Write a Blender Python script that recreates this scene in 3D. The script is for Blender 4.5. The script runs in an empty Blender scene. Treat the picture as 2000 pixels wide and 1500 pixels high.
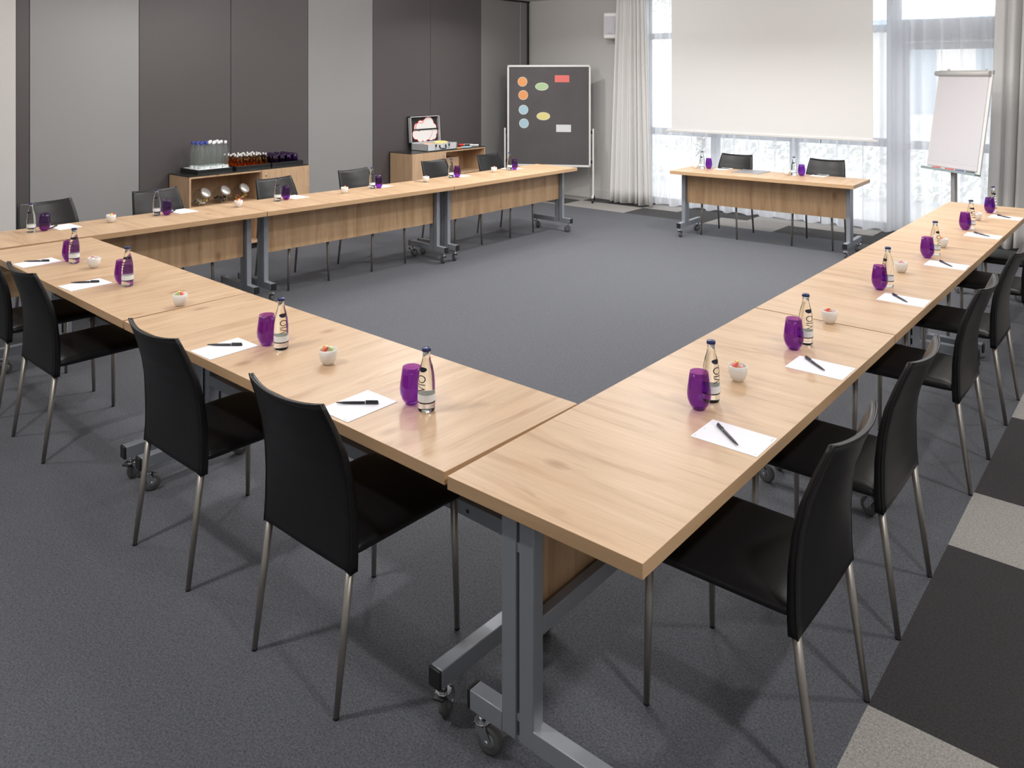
import bpy, bmesh, math, random
from math import sin, cos, pi, radians, sqrt, atan2
from mathutils import Vector, Matrix, noise
random.seed(7)
scene = bpy.context.scene
COL = scene.collection
H_TOP = 0.736

# ------------------------------------------------------------------ materials
def new_mat(name):
    m = bpy.data.materials.new(name); m.use_nodes = True
    nt = m.node_tree; nt.nodes.clear()
    out = nt.nodes.new('ShaderNodeOutputMaterial')
    return m, nt, out
def principled(name, col, rough=0.5, metal=0.0, spec=0.5, bump=None, var=None, coat=0.0):
    m, nt, out = new_mat(name)
    b = nt.nodes.new('ShaderNodeBsdfPrincipled')
    b.inputs['Base Color'].default_value = (*col, 1)
    b.inputs['Roughness'].default_value = rough
    b.inputs['Metallic'].default_value = metal
    b.inputs['Specular IOR Level'].default_value = spec
    b.inputs['Coat Weight'].default_value = coat
    nt.links.new(b.outputs[0], out.inputs[0])
    tc = nt.nodes.new('ShaderNodeTexCoord')
    if var:
        sc, amt = var
        n = nt.nodes.new('ShaderNodeTexNoise'); n.inputs['Scale'].default_value = sc; n.inputs['Detail'].default_value = 4
        nt.links.new(tc.outputs['Object'], n.inputs['Vector'])
        r = nt.nodes.new('ShaderNodeValToRGB')
        r.color_ramp.elements[0].position = .3; r.color_ramp.elements[1].position = .7
        r.color_ramp.elements[0].color = (*[c*(1-amt) for c in col], 1)
        r.color_ramp.elements[1].color = (*[min(1, c*(1+amt)) for c in col], 1)
        nt.links.new(n.outputs['Fac'], r.inputs[0]); nt.links.new(r.outputs[0], b.inputs['Base Color'])
    if bump:
        sc, st, dist = bump
        n = nt.nodes.new('ShaderNodeTexNoise'); n.inputs['Scale'].default_value = sc; n.inputs['Detail'].default_value = 3
        nt.links.new(tc.outputs['Object'], n.inputs['Vector'])
        bp = nt.nodes.new('ShaderNodeBump'); bp.inputs['Strength'].default_value = st; bp.inputs['Distance'].default_value = dist
        nt.links.new(n.outputs['Fac'], bp.inputs['Height']); nt.links.new(bp.outputs[0], b.inputs['Normal'])
    return m

def wood(name, axis, base=(0.62, 0.40, 0.235), contrast=1.0, rough=0.42, plank=0.0, pv=1.0):
    """oak laminate; grain runs along local axis"""
    m, nt, out = new_mat(name); L = nt.links.new; N = nt.nodes.new
    b = N('ShaderNodeBsdfPrincipled'); b.inputs['Roughness'].default_value = rough
    b.inputs['Specular IOR Level'].default_value = 0.35
    L(b.outputs[0], out.inputs[0])
    tc = N('ShaderNodeTexCoord'); oi = N('ShaderNodeObjectInfo')
    off = N('ShaderNodeVectorMath'); off.operation = 'SCALE'; off.inputs[0].default_value = (7.3, 5.1, 3.7)
    L(oi.outputs['Random'], off.inputs['Scale'])
    add = N('ShaderNodeVectorMath'); add.operation = 'ADD'
    L(tc.outputs['Object'], add.inputs[0]); L(off.outputs[0], add.inputs[1])
    def noise_s(sc, along, detail=5, dist=0.0, rough_=0.55):
        mp = N('ShaderNodeMapping')
        s = [sc, sc, sc]; s[axis] = along
        mp.inputs['Scale'].default_value = s
        L(add.outputs[0], mp.inputs['Vector'])
        n = N('ShaderNodeTexNoise'); n.inputs['Scale'].default_value = 1.0; n.inputs['Detail'].default_value = detail
        n.inputs['Distortion'].default_value = dist; n.inputs['Roughness'].default_value = rough_
        L(mp.outputs[0], n.inputs['Vector']); return n
    def ramp(n, e):
        r = N('ShaderNodeValToRGB'); cr = r.color_ramp
        cr.elements[0].position = e[0][0]; cr.elements[0].color = (*e[0][1], 1)
        cr.elements[1].position = e[-1][0]; cr.elements[1].color = (*e[-1][1], 1)
        for p, c in e[1:-1]:
            q = cr.elements.new(p); q.color = (*c, 1)
        L(n.outputs['Fac'], r.inputs[0]); return r
    k = contrast
    def sh(f): return tuple(c*f for c in base)
    n1 = noise_s(14, 1.6, 6, .8)
    r1 = ramp(n1, [(0.30, (base[0]*(1-.16*k), base[1]*(1-.22*k), base[2]*(1-.28*k))), (0.48, base), (0.72, (min(1, base[0]*1.07), base[1]*1.10, base[2]*1.14))])
    n2 = noise_s(120, 4, 3, 0.3)
    r2 = ramp(n2, [(0.35, (1-.10*k,)*3), (0.65, (1.0,)*3)])
    mx = N('ShaderNodeMix'); mx.data_type = 'RGBA'; mx.blend_type = 'MULTIPLY'; mx.inputs[0].default_value = 1
    L(r1.outputs[0], mx.inputs[6]); L(r2.outputs[0], mx.inputs[7])
    # long darker figure streaks and knots
    n3 = noise_s(15, 1.9, 7, 1.6, .62)
    r3 = ramp(n3, [(0.27, (1-.20*k, 1-.28*k, 1-.34*k)), (0.42, (1.0,)*3), (0.6, (1.0,)*3)])
    mx2 = N('ShaderNodeMix'); mx2.data_type = 'RGBA'; mx2.blend_type = 'MULTIPLY'; mx2.inputs[0].default_value = 1
    L(mx.outputs[2], mx2.inputs[6]); L(r3.outputs[0], mx2.inputs[7])
    vo = N('ShaderNodeTexVoronoi'); vo.inputs['Scale'].default_value = 1.0
    mp = N('ShaderNodeMapping'); s = [4.2, 4.2, 4.2]; s[axis] = 2.4
    mp.inputs['Scale'].default_value = s; L(add.outputs[0], mp.inputs['Vector']); L(mp.outputs[0], vo.inputs['Vector'])
    rk = N('ShaderNodeValToRGB'); rk.color_ramp.elements[0].position = 0.03; rk.color_ramp.elements[0].color = (.55, .42, .33, 1)
    rk.color_ramp.elements[1].position = 0.13; rk.color_ramp.elements[1].color = (1, 1, 1, 1)
    L(vo.outputs['Distance'], rk.inputs[0])
    mx3 = N('ShaderNodeMix'); mx3.data_type = 'RGBA'; mx3.blend_type = 'MULTIPLY'; mx3.inputs[0].default_value = .8
    L(mx2.outputs[2], mx3.inputs[6]); L(rk.outputs[0], mx3.inputs[7])
    last = mx3
    if plank:
        sep = N('ShaderNodeSeparateXYZ'); L(add.outputs[0], sep.inputs[0])
        mul = N('ShaderNodeMath'); mul.operation = 'MULTIPLY'; mul.inputs[1].default_value = 1/plank
        L(sep.outputs[0], mul.inputs[0])
        wn = N('ShaderNodeTexNoise'); wn.noise_dimensions = '1D'; wn.inputs['Scale'].default_value = 1.6; wn.inputs['Detail'].default_value = 3; L(mul.outputs[0], wn.inputs['W'])
        rp = N('ShaderNodeValToRGB'); rp.color_ramp.elements[0].color = (1-.16*pv, 1-.18*pv, 1-.21*pv, 1); rp.color_ramp.elements[1].color = (1+.05*pv,)*3+(1,)
        rp.color_ramp.elements[0].position = .32; rp.color_ramp.elements[1].position = .62; L(wn.outputs['Fac'], rp.inputs[0])
        mx4 = N('ShaderNodeMix'); mx4.data_type = 'RGBA'; mx4.blend_type = 'MULTIPLY'; mx4.inputs[0].default_value = 1
        L(last.outputs[2], mx4.inputs[6]); L(rp.outputs[0], mx4.inputs[7]); last = mx4
    L(last.outputs[2], b.inputs['Base Color'])
    bp = N('ShaderNodeBump'); bp.inputs['Strength'].default_value = .08; bp.inputs['Distance'].default_value = .002
    L(n2.outputs['Fac'], bp.inputs['Height']); L(bp.outputs[0], b.inputs['Normal'])
    return m

def carpet(name, dark, light):
    m, nt, out = new_mat(name); L = nt.links.new; N = nt.nodes.new
    b = N('ShaderNodeBsdfPrincipled'); b.inputs['Roughness'].default_value = .95; b.inputs['Specular IOR Level'].default_value = .1
    b.inputs['Sheen Weight'].default_value = .1
    L(b.outputs[0], out.inputs[0])
    tc = N('ShaderNodeTexCoord')
    n = N('ShaderNodeTexNoise'); n.inputs['Scale'].default_value = 230; n.inputs['Detail'].default_value = 3; n.inputs['Roughness'].default_value = .7
    L(tc.outputs['Object'], n.inputs['Vector'])
    n2 = N('ShaderNodeTexNoise'); n2.inputs['Scale'].default_value = 150; n2.inputs['Detail'].default_value = 4; n2.inputs['Distortion'].default_value = .6
    L(tc.outputs['Object'], n2.inputs['Vector'])
    mm = N('ShaderNodeMath'); mm.operation = 'ADD'; L(n.outputs['Fac'], mm.inputs[0]); L(n2.outputs['Fac'], mm.inputs[1])
    hv = N('ShaderNodeMath'); hv.operation = 'MULTIPLY'; hv.inputs[1].default_value = .5; L(mm.outputs[0], hv.inputs[0])
    r = N('ShaderNodeValToRGB'); r.color_ramp.elements[0].position = .38; r.color_ramp.elements[1].position = .62
    r.color_ramp.elements[0].color = (*dark, 1); r.color_ramp.elements[1].color = (*light, 1)
    L(hv.outputs[0], r.inputs[0]); L(r.outputs[0], b.inputs['Base Color'])
    bp = N('ShaderNodeBump'); bp.inputs['Strength'].default_value = .5; bp.inputs['Distance'].default_value = .004
    L(hv.outputs[0], bp.inputs['Height']); L(bp.outputs[0], b.inputs['Normal'])
    return m

def glass_body(name, col, ior=1.35, rough=0.0):
    m, nt, out = new_mat(name)
    g = nt.nodes.new('ShaderNodeBsdfGlass'); g.inputs['Color'].default_value = (*col, 1)
    g.inputs['IOR'].default_value = ior; g.inputs['Roughness'].default_value = rough
    nt.links.new(g.outputs[0], out.inputs[0]); return m
def thin_glass(name, col, refl=1.45, gloss=1.0):
    m, nt, out = new_mat(name); L = nt.links.new; N = nt.nodes.new
    t = N('ShaderNodeBsdfTransparent'); t.inputs[0].default_value = (*col, 1)
    g = N('ShaderNodeBsdfGlossy'); g.inputs['Roughness'].default_value = .04; g.inputs['Color'].default_value = (gloss, gloss, gloss, 1)
    f = N('ShaderNodeLayerWeight'); f.inputs[0].default_value = .5
    pw = N('ShaderNodeMath'); pw.operation = 'POWER'; L(f.outputs['Facing'], pw.inputs[0]); pw.inputs[1].default_value = 4.0
    ml = N('ShaderNodeMath'); ml.operation = 'MULTIPLY_ADD'; L(pw.outputs[0], ml.inputs[0]); ml.inputs[1].default_value = .55*(refl-1)/.5; ml.inputs[2].default_value = .035
    mx = N('ShaderNodeMixShader'); L(ml.outputs[0], mx.inputs[0]); L(t.outputs[0], mx.inputs[1]); L(g.outputs[0], mx.inputs[2])
    L(mx.outputs[0], out.inputs[0]); return m
def sheer(name, density=.5):
    m, nt, out = new_mat(name); L = nt.links.new; N = nt.nodes.new
    t = N('ShaderNodeBsdfTransparent'); t.inputs[0].default_value = (1, 1, 1, 1)
    d = N('ShaderNodeBsdfDiffuse'); d.inputs[0].default_value = (.93, .94, .97, 1)
    tl = N('ShaderNodeBsdfTranslucent'); tl.inputs[0].default_value = (.95, .96, 1, 1)
    a = N('ShaderNodeMixShader'); a.inputs[0].default_value = .55; L(d.outputs[0], a.inputs[1]); L(tl.outputs[0], a.inputs[2])
    lw = N('ShaderNodeLayerWeight'); lw.inputs[0].default_value = .35
    mr = N('ShaderNodeMapRange'); mr.inputs['From Min'].default_value = 0; mr.inputs['From Max'].default_value = 1
    mr.inputs['To Min'].default_value = density; mr.inputs['To Max'].default_value = min(1, density+.45)
    L(lw.outputs['Facing'], mr.inputs['Value'])
    mx = N('ShaderNodeMixShader'); L(mr.outputs[0], mx.inputs[0]); L(t.outputs[0], mx.inputs[1]); L(a.outputs[0], mx.inputs[2])
    L(mx.outputs[0], out.inputs[0]); return m
def cloth(name, col, trans=.25, weave=0):
    m, nt, out = new_mat(name); L = nt.links.new; N = nt.nodes.new
    d = N('ShaderNodeBsdfDiffuse'); d.inputs[0].default_value = (*col, 1)
    tl = N('ShaderNodeBsdfTranslucent'); tl.inputs[0].default_value = (*col, 1)
    a = N('ShaderNodeMixShader'); a.inputs[0].default_value = trans; L(d.outputs[0], a.inputs[1]); L(tl.outputs[0], a.inputs[2])
    L(a.outputs[0], out.inputs[0]); return m

M = {}
M['wood_top'] = wood('oak_top', 1, base=(0.565, 0.385, 0.238), contrast=1.0, rough=.38, plank=.145, pv=.35)
M['wood_edge'] = wood('oak_edge', 0, base=(0.50, 0.325, 0.185), contrast=.35)
M['wood_edge_end'] = wood('oak_edge_end', 1, base=(0.50, 0.325, 0.185), contrast=.35)
M['wood_panel'] = wood('oak_panel', 2, base=(0.52, 0.345, 0.20), contrast=1.0, plank=.15, pv=.9)
M['wood_cab'] = wood('oak_cabinet', 2, base=(0.56, 0.375, 0.23), contrast=.8)
M['steel'] = principled('silver_painted_steel', (.27, .29, .325), .40, .25, .5)
M['black_plastic'] = principled('black_plastic', (.012, .012, .013), .45)
M['chrome'] = principled('zinc_plated_steel', (.62, .64, .66), .22, 1.0)
M['rubber'] = principled('grey_rubber', (.10, .10, .10), .6)
M['rubber_dark'] = principled('dark_rubber', (.03, .03, .03), .6)
M['hub'] = principled('grey_wheel_hub', (.30, .32, .33), .35, .4)
M['leather'] = principled('black_leather', (.007, .0068, .0076), .40, 0, .36, bump=(220, .12, .001))
M['nickel'] = principled('brushed_nickel', (.33, .31, .285), .42, .8)
M['carpet_grey'] = carpet('carpet_mid_grey', (.050, .053, .063), (.124, .129, .146))
M['carpet_dark'] = carpet('carpet_charcoal', (.022, .021, .022), (.045, .043, .045))
M['carpet_light'] = carpet('carpet_light_grey', (.20, .19, .178), (.38, .36, .345))
M['wall_white'] = principled('white_wall_paint', (.60, .585, .57), .8, bump=(90, .05, .001))
M['ceiling'] = principled('ceiling_paint', (.66, .66, .65), .9)
M['panel_grey'] = principled('light_grey_panel', (.285, .283, .283), .55, var=(.8, .03))
M['panel_dark'] = principled('dark_taupe_panel', (.082, .072, .074), .5, var=(.8, .03))
M['panel_mid'] = principled('mid_grey_panel', (.20, .195, .19), .5)
M['gap'] = principled('shadow_gap', (.015, .015, .015), .8)
M['alu'] = principled('aluminium_profile', (.45, .46, .47), .35, .6)
M['white_plastic'] = principled('white_plastic', (.78, .77, .76), .4)
M['grille'] = principled('speaker_grille', (.60, .59, .64), .6)
M['frame_grey'] = principled('grey_window_frame', (.30, .32, .36), .5)
M['curtain'] = cloth('cream_curtain', (.84, .83, .82), .15)
M['sheer'] = sheer('sheer_voile', .56)
M['screen'] = cloth('screen_fabric', (.86, .855, .85), .05)
M['pane'] = thin_glass('window_glass', (.97, .98, .98), 1.3)
M['bottle'] = glass_body('clear_water_bottle', (.97, .985, .97), 1.34)
M['amber'] = glass_body('amber_bottle_glass', (1.0, .70, .32), 1.4)
M['purple'] = thin_glass('purple_glass', (.63, .35, .76), 1.5)
M['tall_glass'] = thin_glass('clear_tall_bottle_glass', (.90, .92, .91), 1.6)
_nt = M['tall_glass'].node_tree; _out = [n for n in _nt.nodes if n.type == 'OUTPUT_MATERIAL'][0]; _src = _out.inputs[0].links[0].from_socket
_d = _nt.nodes.new('ShaderNodeBsdfDiffuse'); _d.inputs[0].default_value = (.75, .80, .78, 1); _m = _nt.nodes.new('ShaderNodeMixShader'); _m.inputs[0].default_value = .06
_nt.links.new(_src, _m.inputs[1]); _nt.links.new(_d.outputs[0], _m.inputs[2]); _nt.links.new(_m.outputs[0], _out.inputs[0])
M['clear_thin'] = thin_glass('clear_jar_glass', (.84, .86, .85), 2.2)
M['cap_blue'] = principled('dark_blue_cap', (.02, .03, .12), .25, .3)
M['cap_white'] = principled('white_cap', (.85, .85, .85), .35)
M['cap_navy'] = principled('blue_bottle_cap', (.03, .05, .30), .35)
M['cap_silver'] = principled('silver_cap', (.75, .74, .72), .25, .6)
M['ink'] = principled('black_print', (.008, .01, .035), .4)
M['label_white'] = principled('white_label', (.80, .84, .86), .5)
M['ceramic'] = principled('white_ceramic', (.80, .79, .77), .18, coat=.3)
M['paper'] = principled('white_paper', (.82, .82, .87), .8)
M['print_grey'] = principled('grey_print', (.45, .45, .48), .8)
M['pen'] = principled('black_pen', (.015, .014, .018), .28)
M['candy_red'] = principled('red_jelly', (.80, .14, .10), .35)
M['candy_yellow'] = principled('yellow_jelly', (.85, .58, .10), .35)
M['candy_green'] = principled('green_jelly', (.50, .60, .28), .35)
M['candy_pink'] = principled('pink_jelly', (.85, .42, .44), .35)
M['candy_white'] = principled('white_sweet', (.85, .83, .80), .5)
M['candy_peach'] = principled('peach_sweet', (.80, .52, .36), .5)
M['liquorice'] = principled('dark_sweets', (.03, .025, .025), .4)
M['tray'] = principled('black_tray', (.016, .018, .019), .3)
M['dark_glass'] = principled('dark_cabinet_top', (.035, .035, .033), .12)
M['case_alu'] = principled('briefcase_aluminium', (.62, .62, .64), .35, .15)
M['foam'] = principled('black_lining', (.02, .02, .02), .8)
M['red'] = principled('red_edge', (.75, .04, .03), .5)
M['cloud'] = principled('white_card', (.80, .79, .78), .7)
M['orange_card'] = principled('orange_card', (.85, .36, .13), .7)
M['blue_card'] = principled('pale_blue_card', (.42, .62, .70), .7)
M['green_card'] = principled('green_card', (.45, .62, .36), .7)
M['yellow_card'] = principled('yellow_card', (.78, .70, .28), .7)
M['red_card'] = principled('coral_red_card', (.80, .19, .17), .7)
M['white_card'] = principled('white_board_card', (.72, .73, .76), .7)
M['card_line'] = principled('pale_card_edge', (.80, .78, .70), .7)
M['board'] = principled('grey_pinboard_felt', (.105, .097, .100), .9, var=(3, .08))
M['white_metal'] = principled('white_metal', (.80, .80, .79), .35)
M['desk_mat'] = principled('grey_flap', (.30, .30, .31), .35, .3)
M['flip_grey'] = principled('grey_metal_post', (.42, .42, .42), .4, .3)
M['clip_grey'] = principled('light_grey_clamp', (.55, .54, .52), .4)
M['flip_paper'] = principled('flipchart_paper', (.66, .64, .665), .8)
M['teal'] = principled('tray_grey_green', (.30, .36, .37), .4)
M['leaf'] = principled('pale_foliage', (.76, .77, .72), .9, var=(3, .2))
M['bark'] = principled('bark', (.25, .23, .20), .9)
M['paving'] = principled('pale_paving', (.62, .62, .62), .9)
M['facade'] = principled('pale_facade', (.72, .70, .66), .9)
M['facade_win'] = principled('facade_window', (.30, .36, .42), .3)
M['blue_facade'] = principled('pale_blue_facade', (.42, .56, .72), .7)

# ------------------------------------------------------------------ mesh helpers
class MB:
    def __init__(s): s.bm = bmesh.new(); s.mats = []
    def mi(s, m):
        if m not in s.mats: s.mats.append(m)
        return s.mats.index(m)
    def _fin(s, faces, m, smooth=False):
        i = s.mi(m)
        for f in faces: f.material_index = i; f.smooth = smooth
    def box(s, x0, x1, y0, y1, z0, z1, m, bev=0.0, mat4=None, seg=2):
        T = Matrix.Translation(((x0+x1)/2, (y0+y1)/2, (z0+z1)/2)) @ Matrix.Diagonal((abs(x1-x0), abs(y1-y0), abs(z1-z0), 1))
        if mat4 is not None: T = mat4 @ T
        r = bmesh.ops.create_cube(s.bm, size=1, matrix=T)
        vs = r['verts']; fs = list({f for v in vs for f in v.link_faces})
        s._fin(fs, m)
        if bev > 0:
            es = list({e for v in vs for e in v.link_edges})
            rr = bmesh.ops.bevel(s.bm, geom=es, offset=bev, segments=seg, affect='EDGES', profile=.5)
            s._fin(rr['faces'], m, True)
        return fs
    def lathe(s, prof, m, seg=24, center=(0, 0, 0), mat4=None, cap0=True, cap1=True, smooth=True):
        rings = []
        T = Matrix.Translation(center)
        if mat4 is not None: T = mat4 @ T
        for r, z in prof:
            if r < 1e-6: rings.append([s.bm.verts.new(T @ Vector((0, 0, z)))])
            else: rings.append([s.bm.verts.new(T @ Vector((r*cos(2*pi*k/seg), r*sin(2*pi*k/seg), z))) for k in range(seg)])
        fs = []
        for a, b in zip(rings, rings[1:]):
            if len(a) == 1 and len(b) == 1: continue
            for k in range(seg):
                k2 = (k+1) % seg
                if len(a) == 1: fs.append(s.bm.faces.new((a[0], b[k2], b[k])))
                elif len(b) == 1: fs.append(s.bm.faces.new((a[k], a[k2], b[0])))
                else: fs.append(s.bm.faces.new((a[k], a[k2], b[k2], b[k])))
        caps = []
        if cap0 and len(rings[0]) > 1: caps.append(s.bm.faces.new(list(reversed(rings[0]))))
        if cap1 and len(rings[-1]) > 1: caps.append(s.bm.faces.new(rings[-1]))
        s._fin(fs, m, smooth); s._fin(caps, m, False)
    def tube(s, pts, rad, m, seg=10, caps=True):
        pts = [Vector(p) for p in pts]
        rs = rad if isinstance(rad, (list, tuple)) else [rad]*len(pts)
        rings = []
        up = None
        for i, p in enumerate(pts):
            if i == 0: d = pts[1]-pts[0]
            elif i == len(pts)-1: d = pts[-1]-pts[-2]
            else: d = (pts[i+1]-pts[i-1])
            d.normalize()
            if up is None: up = d.orthogonal().normalized()
            else: up = (up - d*up.dot(d)).normalized()
            w = d.cross(up)
            rings.append([s.bm.verts.new(p+(up*cos(2*pi*k/seg)+w*sin(2*pi*k/seg))*rs[i]) for k in range(seg)])
        fs = []
        for a, b in zip(rings, rings[1:]):
            for k in range(seg): fs.append(s.bm.faces.new((a[k], a[(k+1) % seg], b[(k+1) % seg], b[k])))
        s._fin(fs, m, True)
        if caps:
            s._fin([s.bm.faces.new(list(reversed(rings[0]))), s.bm.faces.new(rings[-1])], m)
    def poly(s, pts, m, thick=0.0, direction=(0, 0, 1)):
        """polygon, extruded by thick along direction"""
        a = [s.bm.verts.new(Vector(p)) for p in pts]
        if thick == 0:
            s._fin([s.bm.faces.new(a)], m); return
        d = Vector(direction)*thick
        b = [s.bm.verts.new(Vector(p)+d) for p in pts]
        fs = [s.bm.faces.new(list(reversed(a))), s.bm.faces.new(b)]
        n = len(a)
        for k in range(n): fs.append(s.bm.faces.new((a[k], a[(k+1) % n], b[(k+1) % n], b[k])))
        s._fin(fs, m)
    def grid(s, fn, nu, nv, m, smooth=True):
        V = [[s.bm.verts.new(Vector(fn(i/nu, j/nv))) for j in range(nv+1)] for i in range(nu+1)]
        fs = []
        for i in range(nu):
            for j in range(nv): fs.append(s.bm.faces.new((V[i][j], V[i+1][j], V[i+1][j+1], V[i][j+1])))
        s._fin(fs, m, smooth); return V
    def mesh(s, name):
        bmesh.ops.recalc_face_normals(s.bm, faces=s.bm.faces)
        me = bpy.data.meshes.new(name); s.bm.to_mesh(me); s.bm.free()
        for m in s.mats: me.materials.append(m)
        return me
    def build(s, name, parent=None, loc=(0, 0, 0), rotz=0.0):
        o = bpy.data.objects.new(name, s.mesh(name)); COL.objects.link(o)
        o.location = loc; o.rotation_euler = (0, 0, rotz)
        if parent: o.parent = parent
        return o
def tag(o, label, cat, group=None, kind=None):
    if label: o['label'] = label
    if cat: o['category'] = cat
    if group: o['group'] = group
    if kind: o['kind'] = kind
    return o
def struct(o):
    o['kind'] = 'structure'; return o
def empty(name, loc, rz=0):
    o = bpy.data.objects.new(name, None); COL.objects.link(o)
    o.location = loc; o.rotation_euler = (0, 0, rz); o.empty_display_size = .05
    return o
CH = {}
def kids(o): return CH.get(o.name, [])
def reg(o, p): CH.setdefault(p.name, []).append(o); return o
def part(mb, name, parent):
    o = mb.build(name, parent); reg(o, parent); return o
def copy_tree(o, parent=None):
    c = o.copy(); COL.objects.link(c)
    if parent is not None: c.parent = parent; reg(c, parent)
    for ch in list(kids(o)): copy_tree(ch, c)
    return c
def rounded(o, w=.003, seg=2, ang=40):
    b = o.modifiers.new('bev', 'BEVEL'); b.width = w; b.segments = seg; b.limit_method = 'ANGLE'; b.angle_limit = radians(ang)
    return o

# ------------------------------------------------------------------ room shell
XL, XR, YB, YF, ZC = -7.78, 2.4, -1.6, 9.73, 2.93
mb = MB()
g, d, l = M['carpet_grey'], M['carpet_dark'], M['carpet_light']
def fl(x0, x1, y0, y1, m): mb.poly([(x0, y0, 0), (x1, y0, 0), (x1, y1, 0), (x0, y1, 0)], m)
fl(-8.1, -.69, YB, 8.93, g)
# border column on the right: charcoal / light tiles
for y0, y1, m in [(YB, -.59, d), (-.59, .41, l), (.41, 1.41, d), (1.41, 2.41, l), (2.41, 3.43, d), (3.43, 3.93, l), (3.93, 4.92, d), (4.92, 5.42, l), (5.42, 6.42, d), (6.42, 7.42, l), (7.42, 8.93, d)]:
    fl(-.69, .31, y0, y1, m)
fl(.31, XR, YB, 8.93, g)
for x0, x1, m in [(-8.1, -5.58, l), (-5.58, -4.45, d), (-4.45, -3.6, l), (-3.6, -1.6, d), (-1.6, -.6, l), (-.6, XR, d)]: fl(x0, x1, 8.93, 9.43, m)
for x0, x1, m in [(-8.1, -7.6, l), (-7.6, -6.585, l), (-6.585, -5.59, d), (-5.59, -5.07, l), (-5.07, -4.12, d), (-4.12, -2.65, l), (-2.65, -1.1, d), (-1.1, XR, l)]: fl(x0, x1, 9.43, 10.0, m)
# small dark wedge of tile on the wall side
mb.poly([(-7.6, 9.0, .001), (-6.6, 9.0, .001), (-6.6, 9.43, .001), (-7.6, 9.43, .001)], d)
struct(mb.build('floor'))
mb = MB(); mb.box(-8.1, XR+.2, YB-.2, 10.05, ZC, ZC+.15, M['ceiling']); struct(mb.build('ceiling'))
mb = MB(); mb.box(XR, XR+.15, YB-.2, 10.05, 0, ZC, M['wall_white']); struct(mb.build('wall_right'))
mb = MB(); mb.box(-8.1, XR, YB-.15, YB, 0, ZC, M['wall_white']); struct(mb.build('wall_back'))
# left wall: white part near the camera, then the mobile partition
mb = MB(); mb.box(-8.1, XL-.02, YB, 10.05, 0, ZC, M['gap']); mb.box(XL-.02, XL+.04, YB, 2.56, 0, ZC, M['wall_white']); struct(mb.build('wall_left'))
pan = [(2.575, 2.68, 'panel_dark', 0), (2.685, 3.645, 'panel_grey', 0), (3.65, 4.624, 'panel_dark', 0), (4.629, 5.608, 'panel_dark', 0), (5.613, 6.574, 'panel_grey', 0),
       (6.579, 7.58, 'panel_dark', 0), (7.585, 8.598, 'panel_dark', 0), (8.604, 9.47, 'panel_mid', 0), (9.49, 9.66, 'panel_mid', 0)]
for k, (a, b, m, _) in enumerate(pan):
    mb = MB(); mb.box(XL-.015, XL, a, b, .015, 2.905, M[m], .002)
    if k == 8:
        mb.box(XL-.01, XL+.012, 9.472, 9.488, .01, 2.905, M['alu']); mb.box(XL-.01, XL+.02, 9.66, 9.675, .01, 2.91, M['gap'])
    o = mb.build('trim_%d' % (k+1)); struct(o)
mb = MB(); mb.box(XL-.01, XL+.015, 2.56, 9.70, 2.905, 2.93, M['gap']); struct(mb.build('trim_10'))
# window wall (solid part on the left and on the right of the glazing)
mb = MB(); mb.box(-8.1, -5.74, YF, YF+.2, 0, ZC, M['wall_white']); struct(mb.build('wall_front'))
mb = MB(); mb.box(-1.28, XR, YF, YF+.2, 0, ZC, M['wall_white']); struct(mb.build('wall_front_right'))
mb = MB(); mb.box(-7.76, -5.74, YF-.014, YF, 0, .13, M['wall_white'], .003); struct(mb.build('baseboard_front'))
# glazing
fr = M['frame_grey']
def bars(mb, lst):
    for x0, x1, z0, z1 in lst: mb.box(x0, x1, 9.86, 9.93, z0, z1, fr, .004)
mb = MB()
bars(mb, [(-5.80, -5.73, 0, ZC), (-4.81, -4.70, 0.05, 1.0), (-3.75, -3.65, .05, 1.0), (-4.81, -4.70, 1.0, ZC), (-3.75, -3.65, 1.0, ZC), (-5.73, -2.62, .965, 1.06), (-5.73, -2.62, 2.29, 2.375), (-5.73, -2.62, 0, .09), (-5.73, -2.62, 2.86, ZC), (-2.86, -2.62, 2.8, ZC)])
wf = mb.build('window_1'); struct(wf)
for x0, x1 in [(-5.73, -4.81), (-4.70, -3.75), (-3.65, -2.62)]:
    for z0, z1 in [(.09, .965), (1.06, 2.29), (2.375, 2.86)]:
        mb = MB(); mb.box(x0, x1, 9.893, 9.899, z0, z1, M['pane']); part(mb, 'pane', wf)
mb = MB()
bars(mb, [(-2.62, -2.47, 0, ZC), (-1.42, -1.28, 0, ZC), (-2.47, -1.42, 2.17, 2.42), (-2.47, -1.42, 2.86, ZC)])
df = mb.build('trim_11'); struct(df)
mb = MB(); mb.box(-2.47, -1.42, 9.893, 9.899, 2.42, 2.86, M['pane']); part(mb, 'pane', df)
mb = MB()
bars(mb, [(-2.465, -2.38, .02, 2.165), (-1.51, -1.425, .02, 2.165), (-2.38, -1.51, 2.08, 2.165), (-2.38, -1.51, .955, 1.05), (-2.38, -1.51, .02, .14)])
dr = mb.build('door_1'); struct(dr)
for z0, z1 in [(.14, .955), (1.05, 2.08)]:
    mb = MB(); mb.box(-2.38, -1.51, 9.893, 9.899, z0, z1, M['pane']); part(mb, 'pane', dr)
mb = MB(); mb.box(-2.45, -2.40, 9.84, 9.86, .92, 1.14, M['alu'], .004); mb.tube([(-2.425, 9.84, 1.04), (-2.425, 9.80, 1.04), (-2.40, 9.79, 1.04), (-2.29, 9.79, 1.04)], .010, M['alu'])
part(mb, 'door_handle', dr)

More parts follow.
